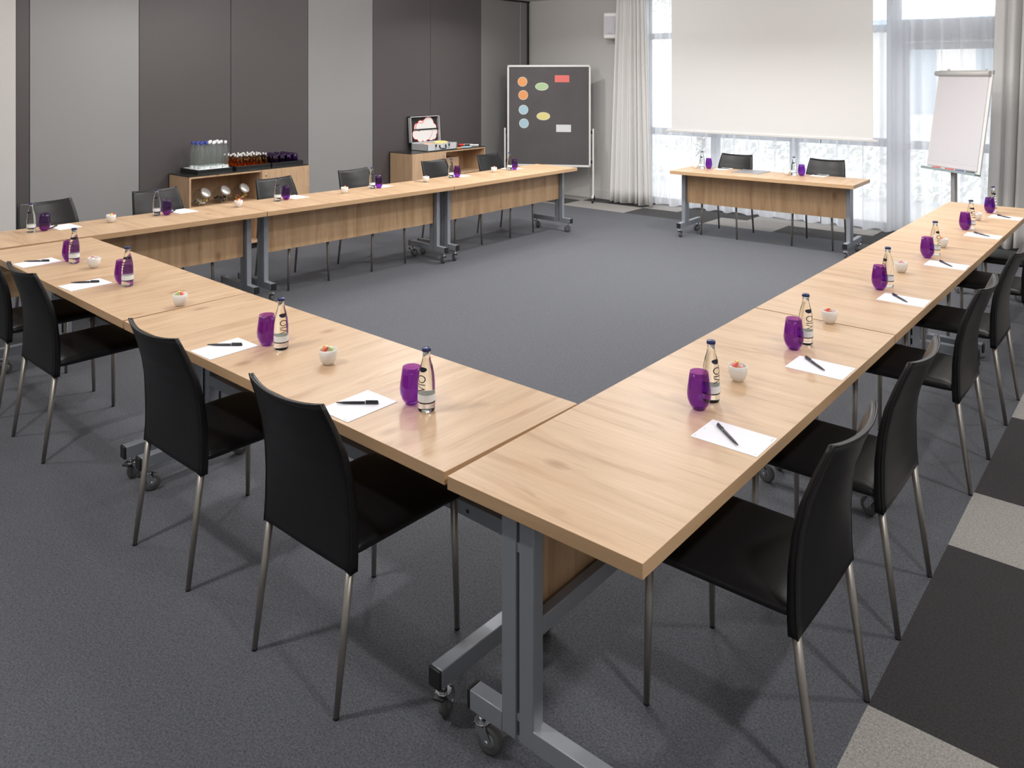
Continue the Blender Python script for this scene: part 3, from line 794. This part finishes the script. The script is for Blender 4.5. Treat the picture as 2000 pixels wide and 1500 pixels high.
# grey flap / mat on head table
mb = MB(); mb.box(-.155, .155, -.17, .17, 0, .004, M['desk_mat'], .001)
o = mb.build('desk_mat', None, (-3.615, 8.385, Z), a+.0); tag(o, 'thin grey rectangular mat lying on the head table between the two places', 'mat')

# ------------------------------------------------------------------ cabinets
CH_ = .815
def cabinet(y0, y1, ysplit, open_left, lab):
    c = empty('sideboard', (-7.56, (y0+y1)/2, 0)); tag(c, lab, 'cabinet', 'oak cabinets along the partition wall')
    X0, X1 = -.20, .20
    a0, a1 = y0-(y0+y1)/2, y1-(y0+y1)/2; sp_ = ysplit-(y0+y1)/2
    t = .018; w = M['wood_cab']
    mb = MB()
    mb.box(X0, X1, a0, a0+t, .06, CH_-.010, w); mb.box(X0, X1, a1-t, a1, .06, CH_-.010, w)
    mb.box(X0, X1, sp_-t/2, sp_+t/2, .06, CH_-.028, w); mb.box(X0, X1, a0+t, a1-t, .06, .078, w)
    mb.box(X0, X1, a0+t, a1-t, CH_-.028, CH_-.010, w); mb.box(X0, X0+.008, a0, a1, .06, CH_-.010, w)
    mb.box(X0+.02, X1-.03, a0+.03, a1-.03, 0, .06, M['gap'])
    oa, ob = (a0+t, sp_-t/2) if open_left else (sp_+t/2, a1-t)
    mb.box(X0+.008, X1-.012, oa, ob, .478, .496, w)
    part(mb, 'body', c)
    mb = MB(); mb.box(X0-.004, X1+.002, a0-.002, a1+.002, CH_-.010, CH_, M['dark_glass'], .001); o = part(mb, 'top_panel', c); o['label'] = 'dark glossy top panel'
    da, db = (sp_-t/2+.002, a1-.002) if open_left else (a0+.002, sp_+t/2-.002)
    mb = MB(); mb.box(X1, X1+.018, da, db, .065, CH_-.013, w, .001); dd = part(mb, 'door', c)
    ky = da+.045 if open_left else db-.045
    q = MB(); q.lathe([(.009, 0), (.009, .004), (.004, .006)], M['chrome'], 14, mat4=Matrix.Translation((X1+.018, ky, .745)) @ Matrix.Rotation(R90, 4, 'Y')); part(q, 'lock', dd)
    return c
cabinet(3.935, 5.31, 4.73, True, 'oak sideboard holding bottles in black trays, left of the two cabinets')
c2 = cabinet(6.84, 8.215, 7.43, False, 'oak sideboard with the open briefcase on top, right of the two cabinets')
# storage box inside the right cabinet
mb = MB(); mb.box(-.14, .10, -.17, .17, 0, .20, M['wood_cab'], .003); tag(mb.build('wooden_box', None, (-7.57, 7.64, .496)), 'plain oak-coloured box inside the open compartment of the right sideboard', 'box')
# trays
def tray(yc, wy, lab):
    mb = MB(); m = M['tray']; x0, x1 = -.185, .155; hy_ = wy/2
    mb.box(x0, x1, -hy_, hy_, 0, .008, m)
    mb.box(x0, x0+.008, -hy_, hy_, .008, .045, m); mb.box(x1-.008, x1, -hy_, hy_, .008, .045, m)
    mb.box(x0+.008, x1-.008, -hy_, -hy_+.008, .008, .045, m); mb.box(x0+.008, x1-.008, hy_-.008, hy_, .008, .045, m)
    o = mb.build('serving_tray', None, (-7.56, yc, CH_)); tag(o, lab, 'tray', 'black trays on the left sideboard'); rounded(o, .0015)
    return o
tray(4.235, .375, 'black tray holding the tall clear bottles'); tray(4.665, .40, 'black tray holding the small amber bottles'); tray(5.08, .39, 'black tray holding the upturned purple glasses')
mb = MB(); mb.box(-.17, .14, -.165, .165, 0, .038, M['cap_white'], .003); o = mb.build('tray_liner', None, (-7.56, 4.235, CH_+.008)); tag(o, 'white liner under the tall clear bottles in the black tray', 'tray liner')
def tall_bottle(capm):
    mb = MB(); mb.lathe([(0, 0), (.024, 0), (.028, .004), (.029, .02), (.029, .13), (.026, .165), (.018, .205), (.0125, .225), (.012, .255)], M['tall_glass'], 20); b = mb.build('tall_bottle')
    q = MB(); q.lathe([(.0145, .240), (.0148, .243), (.0148, .266), (.012, .269), (0, .269)], capm, 16); o = part(q, 'screw_cap', b)
    q = MB(); q.lathe([(.0292, .0), (.0292, .026)], M['label_white'], 20, cap0=False, cap1=False); part(q, 'base_band', b)
    return b
tb, tw = tall_bottle(M['cap_navy']), tall_bottle(M['cap_white'])
k = 0
for j in range(5):
    for i in range(3):
        proto = tb if (j < 2 or (j == 2 and i == 2)) else tw
        cn = 'blue' if proto is tb else 'white'
        put(proto, 7.45+.08*i+.012*(j % 2), 4.105+.066*j, CH_+.0465, random.uniform(0, 6), 'tall clear glass bottle with a %s cap in the black tray on the left sideboard' % cn, 'bottle', '%s-capped tall bottles in the tray' % cn)
mb = MB(); mb.lathe([(0, 0), (.018, 0), (.0205, .004), (.0205, .070), (.016, .090), (.0085, .106), (.008, .132)], M['amber'], 16); am = mb.build('amber_bottle')
q = MB(); q.lathe([(.0108, .128), (.0112, .130), (.0112, .146), (.009, .149), (0, .149)], M['cap_silver'], 14); part(q, 'cap', am)
for j in range(7):
    for i in range(5):
        put(am, 7.438+.062*i+.014*(j % 2), 4.495+.055*j+.010*(i % 2), CH_+.0085, 0, 'small amber glass bottle with a silver cap in the middle black tray', 'bottle', 'amber bottles in the tray')
# upturned tumblers (own proto so they read as standing on their rims)
mb = MB()
out = [(.0300, .0), (.0315, .015), (.0355, .045), (.0378, .070), (.0375, .084), (.033, .102), (.026, .116), (.021, .120), (0, .120)]
inn = [(0, .112), (.022, .111), (.0315, .100), (.0360, .084), (.0365, .070), (.0342, .045), (.0303, .015), (.0290, 0)]
mb.lathe(out+inn, M['purple'], 24, cap0=False, cap1=False); ut = mb.build('purple_tumbler')
for j in range(4):
    for i in range(4):
        put(ut, 7.461+.077*i, 4.955+.082*j+.006*(i % 2), CH_+.0085, 0, 'upturned purple glass in the right-hand black tray on the left sideboard', 'drinking glass', 'upturned purple glasses in the tray')
# sweet jars in the open compartment
def jar(y, lab, fills, seed):
    r = empty('sweet_jar', (-7.50, y, .496)); tag(r, lab, 'jar', 'slanted sweet jars')
    mb = MB()
    T = Matrix.Translation((0, 0, .083)) @ Matrix.Rotation(radians(52), 4, Vector((-.35, 1, 0)))
    mb.lathe([(0, -.080), (.045, -.072), (.075, -.035), (.083, 0), (.075, .035), (.056, .060), (.052, .070)], M['clear_thin'], 28, mat4=T, cap1=False)
    part(mb, 'jar_body', r)
    q = MB(); q.lathe([(0, .064), (.054, .064), (.056, .066), (.056, .084), (.050, .088), (0, .089)], M['cap_silver'], 26, mat4=T); o = part(q, 'lid', r); o['label'] = 'round silver lid'
    rnd = random.Random(seed)
    for k in range(34):
        an = rnd.uniform(0, 6.28); z = rnd.uniform(.016, .062); lim = sqrt(max(.0001, .071**2-(z-.083)**2)); q_ = lim*sqrt(rnd.random())
        o = bpy.data.objects.new('sweet', None)
        bpy.data.objects.remove(o)
        fm = M[rnd.choice(fills)]
        mbb = MB(); s_ = rnd.uniform(.009, .013)
        T2 = Matrix.Translation((q_*cos(an), q_*sin(an), z)) @ Matrix.Rotation(rnd.uniform(0, 3), 4, Vector((rnd.random(), rnd.random(), rnd.random()+.1)))
        mbb.box(-s_, s_, -s_*.6, s_*.6, -s_*.5, s_*.5, fm, .003, T2)
        o = mbb.build('wrapped_sweet', None, (-7.50, y, .496))
        tag(o, {1: 'small colourful sweet inside the left glass jar', 2: 'small dark sweet inside the middle glass jar', 3: 'small yellow or red sweet inside the right glass jar'}[seed], 'sweet', {1: 'sweets in the left jar', 2: 'sweets in the middle jar', 3: 'sweets in the right jar'}[seed])
jar(4.130, 'slanted glass jar with silver lid holding mixed colourful sweets, left of three', ['candy_white', 'candy_green', 'candy_yellow', 'cap_navy', 'cap_white'], 1)
jar(4.345, 'slanted glass jar with silver lid holding dark sweets, middle of three', ['liquorice', 'liquorice', 'bark'], 2)
jar(4.560, 'slanted glass jar with silver lid holding yellow and red sweets, right of three', ['candy_yellow', 'candy_green', 'candy_red', 'candy_peach'], 3)

# briefcase
bc = empty('aluminium_briefcase', (-7.54, 7.42, CH_), 0); tag(bc, 'open aluminium briefcase with white paper clouds in its lid', 'briefcase')
ca = M['case_alu']; bp_ = M['black_plastic']
mb = MB(); x0, x1, y0, y1 = -.15, .15, -.265, .265; h = .088
mb.box(x0, x1, y0, y1, 0, .006, ca); mb.box(x1-.008, x1, y0, y1, 0, h, ca); mb.box(x0, x0+.008, y0, y1, 0, h, ca); mb.box(x0, x1, y0, y0+.008, 0, h, ca); mb.box(x0, x1, y1-.008, y1, 0, h, ca)
for sx in (x0, x1):
    for sy in (y0, y1): mb.box(sx-.005, sx+.005, sy-.005, sy+.005, 0, h+.001, M['chrome'], .002)
mb.box(x0+.01, x1-.01, y0+.01, y1-.01, .006, .07, M['foam'])
part(mb, 'base', bc)
# lid standing up at the back, leaning back slightly
T = Matrix.Translation((x0, 0, h)) @ Matrix.Rotation(radians(-4), 4, 'Y')
mb = MB()
mb.box(-.055, -.048, y0, y1, 0, .345, ca, 0, T); mb.box(-.055, .0, y0, y0+.009, 0, .345, ca, 0, T); mb.box(-.055, .0, y1-.009, y1, 0, .345, ca, 0, T)
mb.box(-.055, .0, y0, y1, .336, .345, ca, 0, T); mb.box(-.055, .0, y0, y1, 0, .009, ca, 0, T)
for sy in (y0, y1):
    for zz in (0, .345): mb.box(-.058, .003, sy-.006, sy+.006, zz-.006, zz+.006, bp_, .003, T)
lid = part(mb, 'lid', bc)
mb = MB(); mb.box(-.0585, -.0505, y0-.004, y0+.004, 0, .345, bp_, 0, T); mb.box(-.0585, -.0505, y0, y1, .341, .349, bp_, 0, T); part(mb, 'edge_trim', lid)
q = MB(); q.box(-.047, -.040, y0+.01, y1-.01, .01, .335, M['foam'], 0, T); o = part(q, 'lining', lid); o['label'] = 'black fabric lining'
q = MB(); q.box(-.020, -.018, y0+.012, y1-.012, .165, .18, M['foam'], 0, T); part(q, 'strap', lid)
for sy in (-.12, .12):
    q = MB(); q.box(x1, x1+.006, sy-.012, sy+.012, .045, .082, bp_, .002); q.box(x1+.004, x1+.008, sy-.008, sy+.008, .020, .05, M['chrome'], .001); part(q, 'latch', bc)
q = MB(); q.tube([(x1+.003, -.055, .055), (x1+.02, -.052, .030), (x1+.022, -.03, .022), (x1+.022, .03, .022), (x1+.02, .052, .030), (x1+.003, .055, .055)], .007, bp_, 10)
q.box(x1, x1+.008, -.065, -.045, .045, .07, bp_, .002); q.box(x1, x1+.008, .045, .065, .045, .07, bp_, .002); part(q, 'handle', bc)
def cloud(circles, off, lab, z_clip=None):
    """union outline of circles as stacked discs: red rim below, white card above"""
    def outline(grow):
        pts = []
        cx = sum(c[0] for c in circles)/len(circles); cz = sum(c[1] for c in circles)/len(circles)
        for k in range(90):
            t = 2*pi*k/90; dx, dz = cos(t), sin(t); best = 0
            for (px, pz, r) in circles:
                r = r+grow; ox, oz = cx-px, cz-pz; bq = ox*dx+oz*dz; cq = ox*ox+oz*oz-r*r; D = bq*bq-cq
                if D >= 0: best = max(best, -bq+sqrt(D))
            z = cz+dz*best; y = cx+dx*best
            if z_clip: z = min(max(z, z_clip[0]), z_clip[1])
            pts.append((y, z))
        return pts
    mb = MB()
    P0 = [tuple(T @ Vector((off, y, z))) for y, z in outline(.006)]
    P1 = [tuple(T @ Vector((off+.0012, y, z))) for y, z in outline(-.001)]
    nrm = (T.to_3x3() @ Vector((1, 0, 0)))
    mb.poly(P0, M['red'], .001, nrm); mb.poly(P1, M['cloud'], .001, nrm)
    o = mb.build('cloud_card', None, bc.location[:]); tag(o, lab, 'card', 'paper clouds in the briefcase lid')
cloud([(-.12, .20, .055), (-.06, .24, .05), (-.14, .17, .04), (.02, .25, .05)], -.036, 'white cloud-shaped card with red rim, upper back one in the briefcase lid', (.16, .33))
cloud([(-.09, .20, .06), (.08, .235, .095), (.17, .19, .05), (0, .19, .07)], -.030, 'white cloud-shaped card with red rim, large upper one in the briefcase lid', (.165, .335))
cloud([(.19, .13, .05), (.17, .08, .05), (.12, .06, .045), (.18, .15, .04)], -.036, 'white cloud-shaped card with red rim, lower right one in the briefcase lid', (.02, .17))
cloud([(-.15, .11, .065), (-.08, .07, .06), (.0, .06, .05), (.05, .09, .06), (.08, .13, .06), (-.02, .13, .07)], -.030, 'white cloud-shaped card with red rim, large lower left one in the briefcase lid', (.012, .16))
def disc(name, x, y, z, rx, ry, m, lab, cat, rot=(0, 0, 0), th=.002, group=None):
    mb = MB(); mb.poly([(rx*cos(2*pi*k/40), ry*sin(2*pi*k/40), 0) for k in range(40)], m, th)
    o = mb.build(name, None, (x, y, z)); o.rotation_euler = rot; tag(o, lab, cat, group); return o
disc('round_card', -7.53, 7.33, CH_+.078, .095, .095, M['candy_peach'], 'peach round card lying in the open briefcase', 'card', (0, .08, 0), group='loose cards on the right sideboard')
disc('oval_card', -7.52, 7.52, CH_+.088, .07, .11, M['yellow_card'], 'yellow oval card on top of the pile in the briefcase', 'card', (.05, .18, 0), .004, group='loose cards on the right sideboard')
disc('oval_card', -7.44, 7.78, CH_+.0015, .06, .10, M['orange_card'], 'orange oval card lying beside the briefcase', 'card', (0, 0, 0), .003, group='loose cards on the right sideboard')
disc('oval_card', -7.42, 7.90, CH_+.0045, .065, .11, M['blue_card'], 'pale blue oval card overlapping the orange one beside the briefcase', 'card', (.0, 0, .3), .006, group='loose cards on the right sideboard')
def marker(x, y, z, rz, capm, lab):
    T = Matrix.Rotation(R90, 4, 'X'); mb = MB(); mb.lathe([(.009, -.07), (.0095, -.068), (.0095, .02), (.009, .022)], M['white_plastic'], 14, mat4=T); m = mb.build('board_marker', None, (-x, y, z), rz); m.scale = (1.4, 1.4, 1.4)
    q = MB(); q.lathe([(.0102, .015), (.0102, .062), (.007, .068), (.0, .068)], capm, 14, mat4=T); part(q, 'marker_cap', m); tag(m, lab, 'marker', 'markers on the right sideboard')
marker(7.585, 8.06, CH_+.0145, -.87, M['red'], 'white marker pen with red cap on the right sideboard')
marker(7.485, 8.075, CH_+.0145, -.84, M['black_plastic'], 'white marker pen with black cap on the right sideboard')

# ------------------------------------------------------------------ pinboard
bx = Vector((-7.47, 8.82, 0)); ex = Vector((-6.43, 9.42, 0)); ctr = (bx+ex)/2; W = (ex-bx).length
ang = atan2(ex.y-bx.y, ex.x-bx.x)
pb = empty('pinboard', (ctr.x, ctr.y, 0), ang); tag(pb, 'tall dark grey pinboard in a white frame on a rolling stand', 'pinboard')
hw = W/2; z0, z1 = .485, 1.935
mb = MB(); mb.box(-hw+.02, hw-.02, -.006, .012, z0+.02, z1-.02, M['board']); o = part(mb, 'board_panel', pb); o['label'] = 'dark grey felt panel'
mb = MB(); wm = M['white_metal']
mb.box(-hw, hw, -.014, .016, z1-.028, z1, wm, .003); mb.box(-hw, hw, -.014, .016, z0, z0+.028, wm, .003); mb.box(-hw, -hw+.026, -.014, .016, z0, z1, wm, .003); mb.box(hw-.026, hw, -.014, .016, z0, z1, wm, .003)
part(mb, 'frame', pb)
for s in (-1, 1):
    X = s*(hw+.035)
    mb = MB(); mb.box(X-.011, X+.011, -.012, .012, .075, 1.03, wm, .004)
    st = part(mb, 'stand_post', pb)
    for zz in (.56, .98):
        q = MB(); q.box(min(X-s*.008, X-s*.04), max(X-s*.008, X-s*.04), -.01, .01, zz-.022, zz+.022, bp_, .003); part(q, 'clamp', st)
    mb = MB(); mb.tube([(X, -.16, .075), (X, -.06, .088), (X, .06, .088), (X, .16, .075)], .015, wm, 12); part(mb, 'foot', pb)
    for yy in (-.15, .15):
        q = MB(); q.lathe([(.0, -.012), (.03, -.012), (.032, -.008), (.032, .008), (.03, .012), (0, .012)], bp_, 22, mat4=Matrix.Translation((X, yy, .032)) @ Matrix.Rotation(R90, 4, 'Y')); q.lathe([(.012, .05), (.012, .072)], bp_, 12, center=(X, yy, 0)); part(q, 'castor', pb)
PM = pb.matrix_basis.copy(); PM = Matrix.Translation((ctr.x, ctr.y, 0)) @ Matrix.Rotation(ang, 4, 'Z')
def on_board(u, v, kind, sz, m, lab, name):
    """u: 0..1 across, v: 0..1 down the board"""
    x = -hw+u*2*hw; z = z1-v*(z1-z0)
    mb = MB()
    if kind == 'rect':
        w, h_ = sz; mb.poly([(-w, 0, -h_), (w, 0, -h_), (w, 0, h_), (-w, 0, h_)], m, -.0015, (0, 1, 0))
        t_ = .004
        for a_, b_, c_, d_ in ((-w, w, h_-t_, h_), (-w, w, -h_, -h_+t_), (-w, -w+t_, -h_, h_), (w-t_, w, -h_, h_)):
            mb.box(a_, b_, -.0022, -.0015, c_, d_, M['card_line'] if m is M['white_card'] else m)
    else:
        rx, rz_ = sz; mb.poly([(rx*cos(2*pi*k/44), 0, rz_*sin(2*pi*k/44)) for k in range(44)], m, -.0015, (0, 1, 0))
        vo = [mb.bm.verts.new((rx*cos(2*pi*k/44), -.0018, rz_*sin(2*pi*k/44))) for k in range(44)]; f_ = 1-.006/rx; f2 = 1-.006/rz_
        vi = [mb.bm.verts.new((f_*rx*cos(2*pi*k/44), -.0018, f2*rz_*sin(2*pi*k/44))) for k in range(44)]
        mb._fin([mb.bm.faces.new((vo[k], vo[(k+1) % 44], vi[(k+1) % 44], vi[k])) for k in range(44)], M['card_line'])
    o = mb.build(name); o.matrix_basis = PM @ Matrix.Translation((x, -.0062, z)); tag(o, lab, 'card', 'cards on the pinboard')
k_ = 1/165.; kv = 1/200.
on_board((1020.5-990)*k_, (159-126)*kv, 'c', (.070, .070), M['orange_card'], 'upper orange round card on the pinboard', 'round_card')
on_board((1022-990)*k_, (185.5-126)*kv, 'c', (.070, .070), M['orange_card'], 'lower orange round card on the pinboard', 'round_card')
on_board((1022.5-990)*k_, (214.5-126)*kv, 'c', (.070, .070), M['blue_card'], 'upper pale blue round card on the pinboard', 'round_card')
on_board((1023.5-990)*k_, (241.5-126)*kv, 'c', (.070, .070), M['blue_card'], 'lower pale blue round card on the pinboard', 'round_card')
on_board((1059-990)*k_, (168.5-126)*kv, 'c', (.096, .057), M['green_card'], 'green oval card on the pinboard', 'oval_card')
on_board((1062-990)*k_, (227-126)*kv, 'c', (.098, .058), M['yellow_card'], 'yellow oval card on the pinboard', 'oval_card')
on_board((1099-990)*k_, (153-126)*kv, 'rect', (.104, .050), M['red_card'], 'coral red rectangular card on the pinboard', 'rectangular_card')
on_board((1102-990)*k_, (250.5-126)*kv, 'rect', (.106, .052), M['white_card'], 'white rectangular card on the pinboard', 'rectangular_card')

# ------------------------------------------------------------------ flipchart
p0 = Vector((-2.03, 9.07, 0)); p1 = Vector((-1.48, 8.67, 0)); fang = atan2(p1.y-p0.y, p1.x-p0.x); fc = (p0+p1)/2
fcw = (p1-p0).length/2
ft = empty('flipchart', (fc.x, fc.y, 0), fang); tag(ft, 'flipchart with a blank white pad on a grey post beside the right curtain', 'flipchart')
lean = Matrix.Translation((0, 0, .845)) @ Matrix.Rotation(radians(-9), 4, 'X')
mb = MB(); mb.box(-fcw, fcw, .004, .022, 0, 1.0, M['white_metal'], .003, lean); part(mb, 'board', ft)
mb = MB(); mb.box(-fcw+.02, fcw-.03, -.006, .004, .03, .96, M['flip_paper'], 0, lean); mb.box(-fcw+.02, fcw-.03, -.0066, -.006, .075, .077, M['print_grey'], 0, lean); mb.box(-.0, .05, -.0068, -.006, .105, .108, M['print_grey'], 0, lean)
o = part(mb, 'paper_pad', ft); o['label'] = 'blank white paper pad'
mb = MB(); mb.tube([tuple(lean @ Vector((-fcw-.012, -.012, .975))), tuple(lean @ Vector((fcw-.01, -.012, .975)))], .026, M['clip_grey'], 18); mb.box(-fcw, fcw, .0, .028, .97, 1.01, M['clip_grey'], .004, lean); o = part(mb, 'clamp_bar', ft); o['label'] = 'rounded grey clamping bar'
for s in (-.22, .25):
    q = MB(); q.lathe([(.012, 0), (.012, .018), (.006, .02)], M['clip_grey'], 14, mat4=lean @ Matrix.Translation((s, .012, 1.005))); part(q, 'paper_peg', ft)
mb = MB(); mb.box(-fcw-.005, fcw+.005, -.055, .012, -.014, .004, M['teal'], .003, lean); mb.box(-fcw-.005, fcw+.005, -.058, -.052, -.014, .012, M['teal'], .001, lean); part(mb, 'pen_tray', ft)
mb = MB(); mb.box(-.035, .035, .02, .05, .05, .5, M['flip_grey'], .005, lean @ Matrix.Translation((0, .0, 0))); mb.box(-.024, .024, .012, .05, .08, .93, M['flip_grey'], .004); part(mb, 'post', ft)
mb = MB()
for k in range(5):
    an = 2*pi*k/5+.3; mb.tube([(0, .03, .085), (.16*cos(an), .03+.16*sin(an), .075), (.31*cos(an), .03+.31*sin(an), .062)], [.022, .016, .012], M['flip_grey'], 10)
part(mb, 'star_base', ft)
for k in range(5):
    an = 2*pi*k/5+.3; q = MB(); q.lathe([(0, -.012), (.026, -.012), (.028, 0), (.026, .012), (0, .012)], bp_, 18, mat4=Matrix.Translation((.31*cos(an), .03+.31*sin(an), .028)) @ Matrix.Rotation(R90, 4, 'Y')); q.lathe([(.008, .05), (.008, .066)], bp_, 10, center=(.31*cos(an), .03+.31*sin(an), 0)); part(q, 'castor', ft)
FM = Matrix.Translation((fc.x, fc.y, 0)) @ Matrix.Rotation(fang, 4, 'Z') @ lean
for xx, cm, cn in ((-.17, 'red', 'red'), (.0, 'red', 'red and black'), (.13, 'cap_navy', 'dark blue'), (.26, 'black_plastic', 'black')):
    mb = MB(); T3 = Matrix.Rotation(R90, 4, 'Y'); mb.lathe([(.008, -.05), (.0085, .05), (.006, .055)], M[cm], 12, mat4=T3)
    o = mb.build('board_marker'); o.matrix_basis = FM @ Matrix.Translation((xx, -.030, .0128)); tag(o, '%s marker pen lying in the tray of the flipchart' % cn, 'marker', 'markers in the flipchart tray')

# ------------------------------------------------------------------ light
def lamp(x, y, power, r=.09, spread=150, col=(1, .975, .95)):
    d_ = bpy.data.lights.new('ceiling_spot', 'AREA'); d_.shape = 'DISK'; d_.size = r*2; d_.energy = power; d_.color = col; d_.spread = radians(spread)
    o = bpy.data.objects.new('ceiling_spot', d_); COL.objects.link(o); o.location = (-x, y, ZC-.03)
for x, y, p in [(2.93, .25, 38), (-.6, 1.4, 38), (-.6, 3.6, 28), (-.6, 6.2, 20), (2.9, 3.2, 12), (5.4, .6, 20), (3.4, 5.8, 18), (5.9, 6.2, 14),
                (6.6, 3.6, 18), (6.6, 7.9, 24), (4.3, 6.9, 52), (2.7, 6.9, 44), (1.2, 7.2, 12), (4.0, 3.8, 26)]:
    lamp(x, y, p)
def soft_fill(x, y, power, z=2.62, r=.25):  # invented fill lamps, no real fixtures, added to brighten upper walls and far end
    d_ = bpy.data.lights.new('fill_light', 'POINT'); d_.energy = power; d_.shadow_soft_size = r; d_.color = (1, .975, .95)
    o = bpy.data.objects.new('fill_light', d_); COL.objects.link(o); o.location = (-x, y, z)
for x, y, p in [(2.6, 1.2, 17), (.8, 4.0, 26), (4.6, 3.4, 46), (3.0, 5.6, 42), (5.6, 5.2, 56), (.4, 6.4, 46), (-.4, -.6, 20)]:
    soft_fill(x, y, p)
for x, y, p in [(5.4, 7.5, 36), (2.0, 7.6, 20), (6.2, 1.6, 34)]:
    soft_fill(x, y, p, 2.8, .1)
w = bpy.data.worlds.new('sky'); scene.world = w; w.use_nodes = True
nt = w.node_tree; nt.nodes.clear()
bg = nt.nodes.new('ShaderNodeBackground'); wo = nt.nodes.new('ShaderNodeOutputWorld')
bg.inputs[0].default_value = (.96, .98, 1, 1); bg.inputs[1].default_value = 3.0
nt.links.new(bg.outputs[0], wo.inputs[0])

# ------------------------------------------------------------------ camera
cd_ = bpy.data.cameras.new('camera'); cam = bpy.data.objects.new('camera', cd_); COL.objects.link(cam)
cam.location = (0, 0, 1.803); cam.rotation_euler = (pi/2, 0, radians(39.931))
cd_.sensor_width = 36; cd_.lens = 1565/2000*36; cd_.shift_y = -(750-145)/2000; cd_.clip_start = .05; cd_.clip_end = 200
scene.camera = cam
vs = scene.view_settings; vs.view_transform = 'Standard'; vs.look = 'None'; vs.gamma = 1; vs.use_curve_mapping = False; vs.exposure = -0.15
